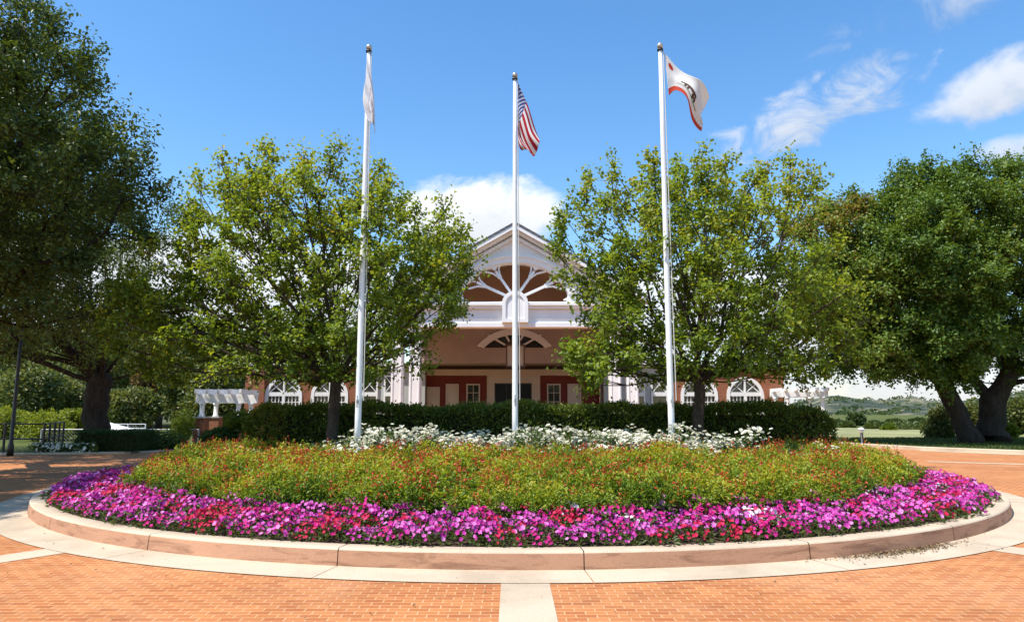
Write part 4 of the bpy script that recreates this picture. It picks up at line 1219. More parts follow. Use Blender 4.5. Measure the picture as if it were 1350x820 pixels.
# ------------------------------------------------------------------ bed plants
def flower_disc(P, nrm, rad, g, npet=5, cup=0.35):
    """five lobed open flowers; returns verts, tris"""
    n = len(P)
    ref = unit(g.normal(0, 1, (n, 3))); a = unit(np.cross(nrm, ref)); b = np.cross(nrm, a)
    m = npet * 2
    th = np.arange(m) * 2 * math.pi / m
    rr = np.where(np.arange(m) % 2 == 0, 1.0, 0.74)
    rad = np.broadcast_to(rad, n)
    v = np.zeros((n, m + 1, 3)); v[:, 0] = P - nrm * (rad * cup)[:, None]
    for k in range(m):
        v[:, k + 1] = P + (a * math.cos(th[k]) + b * math.sin(th[k])) * (rad * rr[k])[:, None] + nrm * (rad * (0.0 if k % 2 == 0 else 0.12))[:, None] + g.normal(0, 0.06, (n, 3)) * rad[:, None]
    i = np.arange(n)[:, None, None] * (m + 1)
    base = np.array([[0, k + 1, (k + 1) % m + 1] for k in range(m)])[None]
    return v.reshape(-1, 3), (i + base).reshape(-1, 3), m

def petunia_arrays(g, nf=20, nl=80, rad=.18):
    # foliage
    th = g.uniform(0, 2 * math.pi, nl); r = rad * 0.95 * np.sqrt(g.random(nl)); h = 0.16 * (1 - (r / rad) ** 2 * .65) * g.uniform(.3, 1.0, nl)
    P = np.stack([r * np.cos(th), r * np.sin(th), h], 1)
    d = unit(np.stack([np.cos(th), np.sin(th), g.uniform(-.2, .8, nl)], 1) + g.normal(0, .4, (nl, 3)))
    S = g.uniform(.035, .065, nl)
    lv, lf = leaves(P, S, S * .5, d, unit(g.normal(0, .5, (nl, 3)) + [0, 0, 1]))
    lt = np.repeat(np.clip(g.normal(.5, .22, nl), 0, 1), 2)
    k = nf
    th = g.uniform(0, 2 * math.pi, k); r = rad * 0.95 * np.sqrt(g.random(k))
    z = 0.185 * (1 - (r / rad) ** 2 * .6) + g.normal(0, .012, k)
    P = np.stack([r * np.cos(th), r * np.sin(th), z], 1)
    nrm = unit(np.stack([np.cos(th) * r / rad * .9, np.sin(th) * r / rad * .9, np.full(k, .75)], 1) + g.normal(0, .3, (k, 3)) + np.array([0, -.25, 0]))
    fv, ff, m = flower_disc(P, nrm, g.uniform(.016, .027, k), g)
    ft = np.repeat(np.clip(g.normal(.55, .24, k), 0, 1), m) + g.normal(0, .08, k * m)
    return (lv, lf, lt), (fv, ff, np.clip(ft, 0, 1))

petv = {}
gp_ = np.random.default_rng(91)
for colr in PET:
    petv[colr] = []
    for k in range(7 if colr in ('violet', 'magenta', 'red') else 2):
        L, Fw = petunia_arrays(gp_, int(gp_.integers(22, 34)))
        petv[colr].append((L, Fw, np_mesh('petunia_foliage', *L[:2], M['petunia_leaf'], L[2]), np_mesh('petunia_blossoms', *Fw[:2], M['pet_' + colr], Fw[2])))
# positions in the outer ring
pos = []
for r in np.linspace(6.78, 7.90, 6):
    n = int(2 * math.pi * r / 0.25); o_ = gp_.random()
    for k in range(n):
        a = 2 * math.pi * (k + o_) / n
        if not (-200 < math.degrees(a) % 360 - 360 < 18 or math.degrees(a) % 360 < 18): continue
        rr = r + gp_.normal(0, .04); aa = a + gp_.normal(0, .05) / r
        pos.append((CX + rr * math.cos(aa), CY + rr * math.sin(aa)))
pos.sort(key=lambda p: p[0] ** 2 + p[1] ** 2)
def pet_colour(x, y):
    n = math.sin(x * 1.7 + y * 2.3) + math.sin(x * 3.1 - y * 1.9 + 2) + gp_.normal(0, 1.9)
    if gp_.random() < .006: return 'pale pink'
    return 'violet' if n < .55 else ('magenta' if n < 1.75 else 'red')
PLAB = {'violet': 'bushy violet petunia in bloom, in the outer ring of the round bed', 'magenta': 'bushy magenta pink petunia in bloom, in the outer ring of the round bed',
        'red': 'bushy crimson red petunia in bloom, in the outer ring of the round bed', 'pale pink': 'pale pink petunia among brighter ones in the outer ring of the round bed',
        'white': 'lone white petunia clump right of the middle pole, against the red salvia'}
wp = ground(834, 676, .35)
white_i = min(range(300), key=lambda i: (pos[i][0] - wp.x) ** 2 + (pos[i][1] - wp.y) ** 2)
rest = []
for i, (x, y) in enumerate(pos):
    c = 'white' if i == white_i else pet_colour(x, y)
    var = petv[c][int(gp_.integers(len(petv[c])))]
    rz = gp_.uniform(-.9, .9); s = gp_.uniform(.85, 1.2)
    if i < 300:
        o = bpy.data.objects.new('petunia_plant', None); COL.objects.link(o); o.empty_display_size = .1
        o.location = (x, y, zs(x, y)); o.rotation_euler.z = rz; o.scale = (s, s, s * gp_.uniform(.85, 1.25))
        tag(o, PLAB[c], 'flower', c + ' petunias in the outer ring' if c != 'white' else None)
        for nm, me in (('foliage', var[2]), ('blossoms', var[3])):
            f_ = bpy.data.objects.new(nm, me); COL.objects.link(f_); f_.parent = o
    else: rest.append((x, y, c, var, rz, s))
V = []; Fc = []; T = []; MI = []; off = 0
mlist = [M['petunia_leaf']] + [M['pet_' + k] for k in PET]; mi = {k: i + 1 for i, k in enumerate(PET)}
for x, y, c, var, rz, s in rest:
    for (vv, ff, tt), idx in ((var[0], 0), (var[1], mi[c])):
        ca, sa = math.cos(rz) * s, math.sin(rz) * s
        w = np.stack([vv[:, 0] * ca - vv[:, 1] * sa + x, vv[:, 0] * sa + vv[:, 1] * ca + y, vv[:, 2] * s + zs(x, y)], 1)
        V.append(w); Fc.append(ff + off); off += len(w); T.append(tt); MI.append(np.full(len(ff), idx))
o = obj('petunia_carpet', np_mesh('petunia_carpet', np.concatenate(V), np.concatenate(Fc), mlist, np.concatenate(T), np.concatenate(MI)))
tag(o, 'carpet of mixed purple and red petunias round the far sides of the bed', 'flowers', None, 'stuff')

# salvia bushes
def salvia_arrays(g, nl=2200, ns=46):
    # stems radiate from the base; leaves all along them, red flower spikes at some tips
    rad, h = .43, .50
    th = g.uniform(0, 2 * math.pi, ns * 3); rr = rad * np.sqrt(g.random(ns * 3))
    tip = np.stack([rr * np.cos(th), rr * np.sin(th), h * (1 - (rr / rad) ** 2 * .45) * g.uniform(.8, 1.12, ns * 3)], 1)
    k = g.integers(0, ns * 3, nl); t = g.uniform(.25, 1.0, nl) ** .6
    base = tip[k] * np.array([.35, .35, 0])
    P = base + (tip[k] - base) * t[:, None] + g.normal(0, .025, (nl, 3))
    d = unit(g.normal(0, .8, (nl, 3)) + unit(tip[k]) * .6)
    S = g.uniform(.030, .062, nl)
    lv, lf = leaves(P, S, S * .46, d, unit(g.normal(0, .6, (nl, 3)) + [0, 0, 1]))
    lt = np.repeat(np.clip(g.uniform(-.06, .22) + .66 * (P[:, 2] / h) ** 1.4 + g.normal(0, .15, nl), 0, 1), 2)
    # flowers
    nf = int(g.choice([14, 32, 54, 92])); kk = g.integers(0, ns * 3, nf); Pf = []; 
    for q in kk:
        m = g.integers(3, 7)
        Pf.append(tip[q] + np.stack([g.normal(0, .012, m), g.normal(0, .012, m), g.uniform(-.02, .08, m)], 1))
    Pf = np.concatenate(Pf); n2 = len(Pf)
    d = unit(g.normal(0, 1, (n2, 3)) + [0, 0, .2]); S = g.uniform(.018, .034, n2)
    fv, ff = leaves(Pf, S, S * .75, d, unit(g.normal(0, 1, (n2, 3))))
    return (lv, lf, lt), (fv, ff, np.repeat(np.clip(g.normal(.5, .25, n2), 0, 1), 2))
gs = np.random.default_rng(17)
salv = []
for k in range(10):
    L, Fw = salvia_arrays(gs)
    salv.append((np_mesh('salvia_foliage', *L[:2], M['salvia_leaf'], L[2]), np_mesh('salvia_spikes', *Fw[:2], M['salvia_flower'], Fw[2])))
sp_ = []
for r in np.arange(6.66, 1.0, -.52):
    n = int(2 * math.pi * r / .56); o_ = gs.random()
    for k in range(n):
        a = 2 * math.pi * (k + o_ + gs.normal(0, .12)) / n
        x, y = CX + (r + gs.normal(0, .05)) * math.cos(a), CY + (r + gs.normal(0, .05)) * math.sin(a)
        if y > 16.4: continue
        if y > 12.5 + .04 * abs(x) and abs(x) < 5.2 and r < 6.0: continue
        sp_.append((x, y, r))
sp_.sort(key=lambda p: p[0] ** 2 + p[1] ** 2)
for x, y, r in sp_[:300]:
    var = salv[int(gs.integers(len(salv)))]
    o = bpy.data.objects.new('salvia_bush', None); COL.objects.link(o); o.empty_display_size = .1
    s = gs.uniform(.8, 1.25)
    o.location = (x, y, zs(x, y) - .02); o.rotation_euler.z = gs.uniform(0, 6.28); o.scale = (s, s, gs.uniform(.72, 1.25))
    tag(o, 'yellow green salvia bush dotted with small red flowers in the middle band of the bed', 'shrub', 'salvia bushes in the middle band')
    for nm, me in (('foliage', var[0]), ('blossoms', var[1])):
        f_ = bpy.data.objects.new(nm, me); COL.objects.link(f_); f_.parent = o

# white rose bushes
def rose_arrays(g, nl=900, nb=30, h=.72, rad=.45):
    ns = 40
    th = g.uniform(0, 2 * math.pi, ns); rr = rad * np.sqrt(g.random(ns))
    tip = np.stack([rr * np.cos(th), rr * np.sin(th), h * (1 - (rr / rad) ** 2 * .35) * g.uniform(.7, 1.15, ns)], 1)
    k = g.integers(0, ns, nl); t = g.uniform(.2, .97, nl) ** .7
    base = tip[k] * np.array([.25, .25, 0])
    P = base + (tip[k] - base) * t[:, None] + g.normal(0, .04, (nl, 3))
    d = unit(g.normal(0, .8, (nl, 3)) + unit(tip[k]) * .3); S = g.uniform(.035, .07, nl)
    lv, lf = leaves(P, S, S * .6, d, unit(g.normal(0, .6, (nl, 3)) + [0, 0, 1]))
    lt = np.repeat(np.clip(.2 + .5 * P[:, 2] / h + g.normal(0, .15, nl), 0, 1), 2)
    kc = g.choice(ns, max(3, nb // 3)); kk = kc[g.integers(0, len(kc), nb)]; Pb = tip[kk] + g.normal(0, .075, (nb, 3)) * np.array([1, 1, .7]); V = []; Fc = []; off = 0; T = []
    for p in Pb:
        R0 = g.uniform(.030, .052); up = unit(np.array([g.normal(0, .4), g.normal(-.2, .4), 1.0]))
        for layer, (m, tilt, sc) in enumerate(((6, .25, 1.0), (5, .8, .8), (4, 1.6, .55))):
            thp = np.arange(m) * 2 * math.pi / m + layer
            a = unit(np.cross(up, [.3, .5, .1])); b = np.cross(up, a)
            d = unit(a * np.cos(thp)[:, None] + b * np.sin(thp)[:, None] + up * tilt)
            v, f = leaves(np.repeat(p[None], m, 0), np.full(m, R0 * 1.1 * sc), np.full(m, R0 * 1.3 * sc), d, np.repeat(up[None], m, 0), .1, -.1)
            V.append(v); Fc.append(f + off); off += len(v); T.append(np.clip(g.normal(.6, .25, len(f)), 0, 1))
    sb = MB()
    for q in range(ns):
        sb.tube([tuple(tip[q] * [.2, .2, 0]), tuple(tip[q] * [.7, .7, .55]), tuple(tip[q])], [.007, .005, .003], 3, cap=False)
    return (lv, lf, lt), (np.concatenate(V), np.concatenate(Fc), np.concatenate(T)), sb
gr = np.random.default_rng(41)
rosev = []
for k in range(7):
    L, Fw, sb = rose_arrays(gr, nb=int(gr.integers(70, 120)))
    rosev.append((np_mesh('rose_foliage', *L[:2], M['rose_leaf'], L[2]), np_mesh('rose_blossoms', *Fw[:2], M['white_petal'], Fw[2]), sb.mesh('rose_stems', M['bark'])))
sparse = []
for k in range(3):
    L, Fw, sb = rose_arrays(gr, nb=7, h=.58)
    sparse.append((np_mesh('rose_foliage', *L[:2], M['rose_leaf'], L[2]), np_mesh('rose_blossoms', *Fw[:2], M['white_petal'], Fw[2]), sb.mesh('rose_stems', M['bark'])))
for row, y0 in enumerate((12.75, 13.4, 14.05, 14.75, 15.5)):
    for k in range(17):
        x = -5.6 + 11.4 * (k + .5 * (row % 2)) / 16.5 + gr.normal(0, .08); y = y0 + gr.normal(0, .1) + .05 * abs(x) ** 1.4 * .3
        if min(abs(x - q) for q in (-3.16, 3.30)) < .22 and abs(y - YL) < .3: continue
        edge = x < -3.3 or x > 4.2
        if row > 2 and edge is False and gr.random() < .3: continue
        lib = sparse if edge and gr.random() < .93 else rosev
        var = lib[int(gr.integers(len(lib)))]
        o = bpy.data.objects.new('rose_bush', None); COL.objects.link(o); o.empty_display_size = .1
        s = gr.uniform(.8, 1.1) * (0.86 if edge else 1.0)
        o.location = (x, y, zs(x, y) - .02); o.rotation_euler.z = gr.uniform(0, 6.28); o.scale = (s, s, s * gr.uniform(.75, 1.12))
        if lib is sparse: tag(o, 'sparsely blooming white rose bush toward an end of the rose rows', 'rose bush', 'sparse white roses')
        else: tag(o, 'rose bush covered in white blooms in the rows around the flagpoles', 'rose bush', 'white roses in full bloom')
        for nm, me in (('foliage', var[0]), ('blossoms', var[1]), ('stems', var[2])):
            c = bpy.data.objects.new(nm, me); COL.objects.link(c); c.parent = o

# ------------------------------------------------------------------ background planting
def clump_shrub(name, label, cat, px, py, Y, hw, hz, dy, n, leaf, m, seed, group=None, z0=None, flowers=None, tint0=.5):
    g = np.random.default_rng(seed)
    c = at(px, py, Y); s = Y * 1.02 / F; rx, rz = hw * s, hz * s
    # lumpy volume
    nl = 14; lc = unit(g.normal(0, 1, (nl, 3))) * np.array([rx * .6, dy * .6, rz * .55]); lr = g.uniform(.35, .6, nl)
    k = g.integers(0, nl, n); d0 = unit(g.normal(0, 1, (n, 3)))
    P = lc[k] + d0 * (lr[k] * g.random(n) ** .35)[:, None] * np.array([rx, dy, rz]) + np.array(tuple(c))
    P[:, 2] = np.maximum(P[:, 2], 0.02)
    S = leaf * g.uniform(.6, 1.3, n)
    V, Fc = leaves(P, S, S * .6, unit(d0 + g.normal(0, .7, (n, 3))), unit(g.normal(0, .7, (n, 3)) + [0, 0, .8]))
    T = np.repeat(np.clip(tint0 + g.normal(0, .16, n) + (g.random(nl)[k] - .5) * .35, 0, 1), 2)
    root = thing(name, label, cat, (c.x, Y, 0), group)
    obj('foliage' if cat != 'tree' else 'crown', np_mesh('foliage', V, Fc, m, T), root)
    b = MB(); zc = max(.25, c.z)
    if cat == 'tree':
        b.tube([(c.x, Y, -.03), (c.x + .1, Y, zc * .55), (c.x, Y, zc)], [rx * .10, rx * .07, rx * .03], 8)
        for q in range(5): b.tube([(c.x + .05, Y, zc * .6), (c.x + lc[q][0], Y + lc[q][1], c.z + lc[q][2])], [rx * .04, rx * .01], 5)
    else:
        for q in range(6): b.tube([(c.x + g.normal(0, rx * .1), Y + g.normal(0, dy * .1), -.02), (c.x + lc[q][0], Y + lc[q][1], max(.1, c.z + lc[q][2]))], [.025, .008], 5)
    b.build('trunk' if cat == 'tree' else 'stems', M['bark'], root, True)
    if flowers:
        nf, rad, fm = flowers
        d = unit(g.normal(0, 1, (nf, 3)) + np.array([0, -.6, .6])); kk = g.integers(0, nl, nf)
        Pf = lc[kk] + d * (lr[kk])[:, None] * np.array([rx, dy, rz]) + np.array(tuple(c)); Pf[:, 2] = np.maximum(Pf[:, 2], .08)
        v, f, mm = flower_disc(Pf, unit(d + [0, -.4, .4]), g.uniform(.7, 1.2, nf) * rad, g, 6, -.35)
        obj('blossoms', np_mesh('blossoms', v, f, fm, np.clip(g.normal(.5, .25, len(f)), 0, 1)), root)
    return root

# white flowers at the road edge in front of the box hedge
for i, px in enumerate((50, 64, 78, 92, 106, 120)):
    clump_shrub('hydrangea', ['small white flowering plant nearest the iron fence post', 'full white flowering plant second from the iron fence', 'white flowering plant just left of the box hedge corner',
                              'white flowering plant before the left end of the box hedge', 'white flowering plant before the box hedge, second from the right', 'white flowering plant at the right end of the row before the box hedge'][i],
                'flower', px, 591, 24.7, 10, 8, .22, 700, .06, M['rose_leaf'], 60 + i, 'white flowers before the box hedge', flowers=(42 if i < 4 else 24, .05, M['white_petal']), tint0=.6)
red_s = clump_shrub('flowering_shrub', 'crimson flowering shrub between the box hedge and the brick pier', 'shrub', 181, 581, 26.5, 10, 13, .3, 900, .06, M['rose_leaf'], 70, flowers=(70, .055, M['pet_red']))
clump_shrub('flowering_shrub', 'white flowering shrub just right of the box hedge', 'shrub', 176, 594, 25.6, 12, 8, .3, 900, .06, M['rose_leaf'], 71, flowers=(30, .05, M['white_petal']))
clump_shrub('green_shrub', 'green rounded shrub left of the brick pergola pier', 'shrub', 215, 585, 27.5, 32, 18, .6, 3600, .08, M['rose_leaf'], 72)
clump_shrub('green_shrub', 'tall pale green shrub beside the pergola pier', 'shrub', 240, 562, 33.0, 18, 22, .6, 3000, .09, M['yellow_leaf'], 73, tint0=.35)
clump_shrub('green_shrub', 'yellowish shrub at the left end of the long hedge', 'shrub', 315, 556, 18.2, 22, 14, .5, 3200, .07, M['yellow_leaf'], 74, tint0=.25)
clump_shrub('green_shrub', 'dark leafy shrub in front of the left pergola', 'shrub', 290, 574, 17.6, 22, 10, .45, 2600, .07, M['rose_leaf'], 75)
yb = ['wide yellow green bush behind the iron fence', 'yellow green bush to the left of the oak trunk', 'yellow green bush at the far left edge behind the fence']
for i, (px, py, hw, hz) in enumerate(((62, 562, 36, 20), (86, 556, 24, 18), (8, 556, 26, 22))):
    clump_shrub('yellow_bush', yb[i], 'bush', px, py, 36 + i * 1.5, hw, hz, 1.3, 4200, .13, M['yellow_leaf'], 80 + i, 'yellow bushes behind the fence', tint0=.6)
bt = [(35, 520, 46, 40, 46, 'dark rounded tree behind the yellow bushes', 'far_leaf'), (90, 530, 34, 26, 55, 'bluish green tree left of the oak trunk, far behind', 'far_leaf'),
      (172, 535, 34, 28, 44, 'leafy green tree just right of the oak trunk', 'far_leaf'), (200, 500, 34, 44, 52, 'brownish tree between the oak trunk and the pergola', 'brown_leaf'),
      (235, 515, 30, 46, 48, 'green tree behind the left pergola post', 'far_leaf'), (280, 520, 38, 40, 46, 'dull olive tree seen through the left pergola', 'far_leaf'),
      (-30, 500, 60, 60, 50, 'dark tree at the left frame edge behind the lamp pole', 'far_leaf'), (130, 480, 60, 48, 60, 'tall hazy tree behind the oak crown', 'far_leaf'), (215, 470, 46, 40, 62, 'tall hazy tree above the left pergola', 'far_leaf')]
for i, (px, py, hw, hz, Y, lab, mm) in enumerate(bt):
    clump_shrub('background_tree', lab, 'tree', px, py, Y, hw, hz, hw * Y / F * .9, 6500, .26, M[mm], 100 + i, 'trees behind the left fence', tint0=.68 if mm != 'yellow_leaf' else .2)
rb = [(1240, 562, 22, 26, 40, 'feathery olive shrub seen beside the leaning trunk', 'shrub', 'far_leaf', .75), (1325, 570, 14, 12, 38, 'bright green round shrub right of the forked trunk', 'shrub', 'yellow_leaf', .5),
      (1345, 550, 26, 32, 46, 'green tree at the right frame edge behind the forked trunk', 'tree', 'far_leaf', .6), (1288, 556, 14, 28, 44, 'olive shrub seen between the two right trunks', 'shrub', 'far_leaf', .8),
      (1195, 570, 20, 12, 60, 'small green shrub on the far lawn left of the leaning trunk', 'shrub', 'far_leaf', .5), (1220, 568, 18, 13, 64, 'small green shrub beside the olive shrub on the far lawn', 'shrub', 'far_leaf', .4),
      (1128, 555, 11, 11, 76, 'dark tree rising behind the white headed bollard lamp', 'tree', 'far_leaf', .1), (1104, 561, 12, 6, 74, 'dark tree beyond the right end of the long hedge', 'tree', 'far_leaf', .25),
      (1158, 560, 13, 5, 80, 'dark spreading tree right of the bollard lamp at the field edge', 'tree', 'far_leaf', .2), (1178, 559, 11, 6, 84, 'rounded tree at the far field edge below the hills', 'tree', 'far_leaf', .35), (1212, 558, 15, 6, 88, 'wide tree at the far field edge left of the olive shrub', 'tree', 'far_leaf', .2), (1116, 562, 9, 5, 66, 'low green bush just left of the bollard lamp, beyond the drive', 'shrub', 'far_leaf', .45), (1150, 564, 10, 4, 62, 'low green bush just right of the bollard lamp, beyond the drive', 'shrub', 'far_leaf', .5), (1172, 565, 9, 5, 58, 'low yellowish bush on the far lawn, halfway from the bollard lamp to the trunks', 'shrub', 'yellow_leaf', .1), (1380, 540, 40, 45, 52, 'tall tree outside the right lawn edge', 'tree', 'far_leaf', .5)]
for i, (px, py, hw, hz, Y, lab, cat, mm, t0) in enumerate(rb):
    clump_shrub('background_tree' if cat == 'tree' else 'background_shrub', lab, cat, px, py, Y, hw, hz, hw * Y / F * .8, 3600, .10 + Y * .0025, M[mm], 130 + i, 'planting beyond the right lawn', tint0=t0)

# pale dry field beyond the lawn, far-off wood on the left slope
sheet('field', [(9, 37), (70, 34), (120, 64), (22, 66)], -.01, M['field'])
g = np.random.default_rng(55); n = 52000
cx_ = g.uniform(-62, -16, 260); cy_ = g.uniform(66, 84, 260); hz_ = g.uniform(2.5, 5.0, 260); rx_ = g.uniform(1.8, 3.4, 260)
zb_ = np.interp(cy_, [66, 84], [0, 3.5])
k = g.integers(0, 260, n); d0 = unit(g.normal(0, 1, (n, 3)))
P = np.stack([cx_[k], cy_[k], zb_[k] + hz_[k]], 1) + d0 * (g.random(n) ** .3)[:, None] * np.stack([rx_[k], rx_[k], hz_[k]], 1)
S = g.uniform(.35, .75, n)
V, Fc = leaves(P, S, S * .6, unit(d0 + g.normal(0, .7, (n, 3))), unit(g.normal(0, .7, (n, 3)) + [0, 0, .8]))
tag(obj('woods', np_mesh('woods', V, Fc, M['far_leaf'], np.repeat(np.clip(.62 + .5 * (g.random(260)[k] - .5) + g.normal(0, .13, n), 0, 1), 2))), 'mass of woodland covering the slope beyond the left fence', 'woods', None, 'stuff')

# scrub and trees dotting the right hills
g = np.random.default_rng(56); VV = []; FF = []; TT = []; off = 0
for G_, nb, sz in ((HILL_PTS[0], 700, 2.6), (HILL_PTS[1], 420, 1.7)):
    rws, cls = G_.shape[:2]
    i = g.integers(0, rws - 1, nb); j = g.integers(0, cls - 1, nb); u, w = g.random((nb, 1)), g.random((nb, 1))
    C = G_[i, j] * (1 - u) * (1 - w) + G_[i + 1, j] * u * (1 - w) + G_[i, j + 1] * (1 - u) * w + G_[i + 1, j + 1] * u * w
    keep = np.sin(C[:, 0] * .03) + np.sin(C[:, 2] * .3 + C[:, 0] * .011) + g.normal(0, .8, nb) > -.1
    C = C[keep]; m_ = 22; k = np.repeat(np.arange(len(C)), m_)
    R_ = g.uniform(.5, 1.2, len(C))[k] * sz
    d0 = unit(g.normal(0, 1, (len(k), 3))); d0[:, 2] = np.abs(d0[:, 2])
    P = C[k] + d0 * R_[:, None] * np.array([1, 1, .8])
    v, f = leaves(P, R_ * .8, R_ * .6, unit(d0 + g.normal(0, .7, (len(k), 3))), unit(g.normal(0, .7, (len(k), 3)) + [0, 0, .8]))
    VV.append(v); FF.append(f + off); off += len(v); TT.append(np.repeat(np.clip(.25 + g.normal(0, .12, len(C))[k] + g.normal(0, .1, len(k)), 0, 1), 2))
tag(obj('scrub', np_mesh('scrub', np.concatenate(VV), np.concatenate(FF), M['far_leaf'], np.concatenate(TT))), 'dark scrub and trees dotting the far hills', 'scrub', None, 'stuff')

# grass on the right lawn
g = np.random.default_rng(5); n = 26000
X = g.uniform(14.5, 34, n); Yv = g.uniform(20, 40, n)
edge = np.interp(X, [14.0, 15.2, 17.2, 20.5, 30, 60], [30, 27.3, 24.7, 22.5, 18.9, 15.3])
k = Yv > edge + .1; X, Yv = X[k], Yv[k]; n = len(X)
S = g.uniform(.07, .13, n)
V, Fc = leaves(np.stack([X, Yv, np.full(n, -.02)], 1), S, S * .35, unit(g.normal(0, .35, (n, 3)) + [0, 0, 1]), unit(g.normal(0, 1, (n, 3))))
tag(obj('grass', np_mesh('grass', V, Fc, M['grass'], np.repeat(np.clip(g.normal(.5, .2, n), 0, 1), 2))), 'short shaded lawn grass under the right trees', 'grass', None, 'stuff')

# ------------------------------------------------------------------ fence, lamp pole, bollard lamp, far fence, canopy
def fence(name, label, pts, h, m, nrails, step, post_r, mesh=False):
    root = thing(name, label, 'fence', (pts[0][0], pts[0][1], 0))
    for (x0, y0), (x1, y1) in zip(pts[:-1], pts[1:]):
        L = math.hypot(x1 - x0, y1 - y0); n = max(1, round(L / step))
        for k in range(n + 1):
            if k == n and (x1, y1) != pts[-1]: continue
            t = k / n; b = MB(); x, y = x0 + (x1 - x0) * t, y0 + (y1 - y0) * t
            b.tube([(x, y, -.02), (x, y, h + .03)], post_r, 8); b.build('post', m, root)
        b = MB()
        for q in range(nrails):
            z = h * (q + 1) / nrails if nrails > 1 else h
            b.tube([(x0, y0, z), (x1, y1, z)], post_r * .7, 6)
        b.build('rail', m, root)
        if mesh:
            b = MB(); nw = int(L / .16)
            for k in range(nw):
                for s in (0, 1):
                    t0, t1 = k / nw, (k + 4) / nw
                    if t1 > 1: continue
                    za, zb_ = (0, h) if s else (h, 0)
                    b.tube([(x0 + (x1 - x0) * t0, y0 + (y1 - y0) * t0, za), (x0 + (x1 - x0) * t1, y0 + (y1 - y0) * t1, zb_)], .004, 3, cap=False)
            b.build('wire_mesh', m, root)
    return root
pa, pb, pc = ground(-120, 600), ground(40, 600), ground(56, 592)
fence('iron_fence', 'black iron rail fence along the left road edge', [(pa.x, pa.y + .6), (pb.x, pb.y + .6), (pc.x, pc.y + 1.2)], 1.0, M['black_metal'], 2, 1.4, .04)
qa, qb = at(55, 566, 33), at(262, 566, 33)
fence('wire_fence', 'grey wire mesh fence running behind the oak trunk to the pergola', [(qa.x, 33), (qb.x, 33)], at(150, 566, 33).z, M['grey_metal'], 1, 2.2, .035, True)
qa, qb = at(146, 560, 42), at(192, 560, 42)
fence('court_fence', 'pale tall panel fence right of the oak trunk', [(qa.x, 42), (qb.x, 42)], at(150, 559, 42).z, M['canvas'], 3, 1.0, .035, True)
# canopy
c = at(150, 562, 39)
root = thing('canopy_tent', 'small white peaked canopy beside the oak trunk', 'canopy', (c.x, 39, 0))
b = MB(); zt, ze = at(143, 559, 39).z, at(143, 568, 39).z
b.add([(c.x - 1, 38.2, ze), (c.x + 1, 38.2, ze), (c.x + 1, 39.8, ze), (c.x - 1, 39.8, ze), (c.x - .25, 39, zt + .1), (c.x - 1, 38.2, ze - .06), (c.x + 1, 38.2, ze - .06), (c.x + 1, 39.8, ze - .06), (c.x - 1, 39.8, ze - .06)],
      [(0, 1, 4), (1, 2, 4), (2, 3, 4), (3, 0, 4), (5, 6, 1, 0), (6, 7, 2, 1), (7, 8, 3, 2), (8, 5, 0, 3)]); b.build('roof', M['canvas'], root)
for sx in (-1, 1):
    for sy in (-1, 1): b = MB(); b.tube([(c.x + sx * .96, 39 + sy * .76, 0), (c.x + sx * .96, 39 + sy * .76, ze - .06)], .025, 6); b.build('leg', M['grey_metal'], root)
# slim pole
p = ground(13, 601)
root = thing('lamp_post', 'slim black pole rising into the oak leaves beside the iron fence', 'pole', (p.x, p.y, 0))
b = MB(); zt = at(18, 395, p.y).z
b.lathe((p.x, p.y, -.02), [(.10, 0), (.09, .35), (.06, .45), (.05, zt * .6), (.035, zt)], 12); b.build('shaft', M['black_metal'], root, True)
b = MB(); b.lathe((p.x, p.y, zt - .02), [(.06, 0), (.16, .30), (.17, .32)], 8); b.build('lamp_glass', M['frosted'], root)
b = MB(); b.lathe((p.x, p.y, zt + .301), [(.20, 0), (.12, .12), (.03, .2), (.02, .28)], 8); b.build('lamp_cap', M['black_metal'], root)
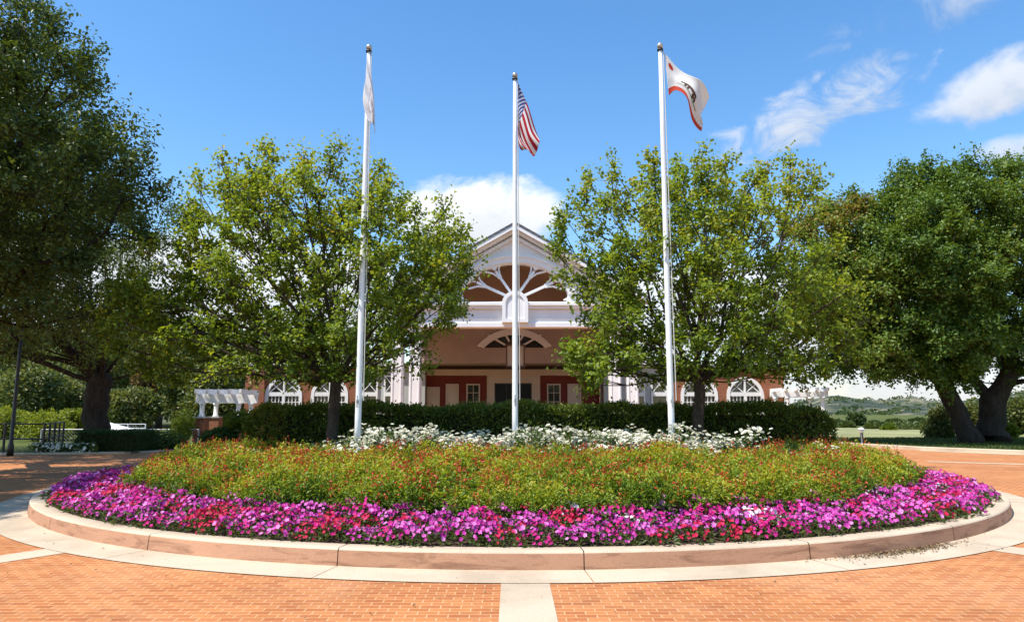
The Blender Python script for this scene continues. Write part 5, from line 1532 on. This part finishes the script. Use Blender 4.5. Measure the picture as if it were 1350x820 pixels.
# bollard lamp
p = ground(1137, 588); Yb_ = p.y
zt = at(1137, 563, Yb_).z
root = thing('bollard_lamp', 'short black bollard lamp with white head beyond the bed', 'lamp', (p.x, p.y, 0))
b = MB(); b.lathe((p.x, p.y, -.02), [(.09, 0), (.09, .06), (.055, .08), (.055, zt - .22)], 14); b.build('post', M['black_metal'], root, True)
b = MB(); b.lathe((p.x, p.y, zt - .238), [(.075, 0), (.085, .10), (.085, .14)], 14); b.build('lamp_glass', M['lamp_glass'], root, True)
b = MB(); b.lathe((p.x, p.y, zt - .096), [(.13, 0), (.13, .02), (.05, .08), (.01, .09)], 14); b.build('lamp_cap', M['lamp_glass'], root, True)
# pale path beyond the hedge on the right
sheet('path', [(9.8, 34.5), (30, 33.2), (31, 34.2), (9.8, 35.6)][::1], -.012, M['concrete']) if False else None

# ------------------------------------------------------------------ leaf litter
g = np.random.default_rng(77)
P = []
c0 = ground(1165, 722, 0)
for k in range(1100):          # drift of dead leaves and dirt against the kerb, front right
    a = R(-90) + math.atan2(c0.x - CX, CY - c0.y) + g.normal(0, .055)
    r = RK + .03 + abs(g.normal(0, .085)); P.append((CX + r * math.cos(a), CY + r * math.sin(a), .012 + g.random() * .01))
for k in range(170):          # left drift
    a = R(-168) + g.normal(0, .07); r = RK + .03 + abs(g.normal(0, .12)); P.append((CX + r * math.cos(a), CY + r * math.sin(a), .012))
for k in range(260):
    x, y = g.uniform(-8, 8), g.uniform(4.6, 12)
    if math.hypot(x - CX, y - CY) < RK + .05: continue
    P.append((x, y, .014))
P = np.array(P); n = len(P); S = g.uniform(.012, .035, n)
V, Fc = leaves(P, S, S * .6, unit(g.normal(0, 1, (n, 3)) * [1, 1, .15]), unit(g.normal(0, .25, (n, 3)) + [0, 0, 1]))
tag(obj('leaf_litter', np_mesh('leaf_litter', V, Fc, M['dry_leaf'], np.repeat(np.clip(g.normal(.45, .3, n), 0, 1), 2))), 'dry fallen leaves on the paving and along the kerb', 'litter', None, 'stuff')
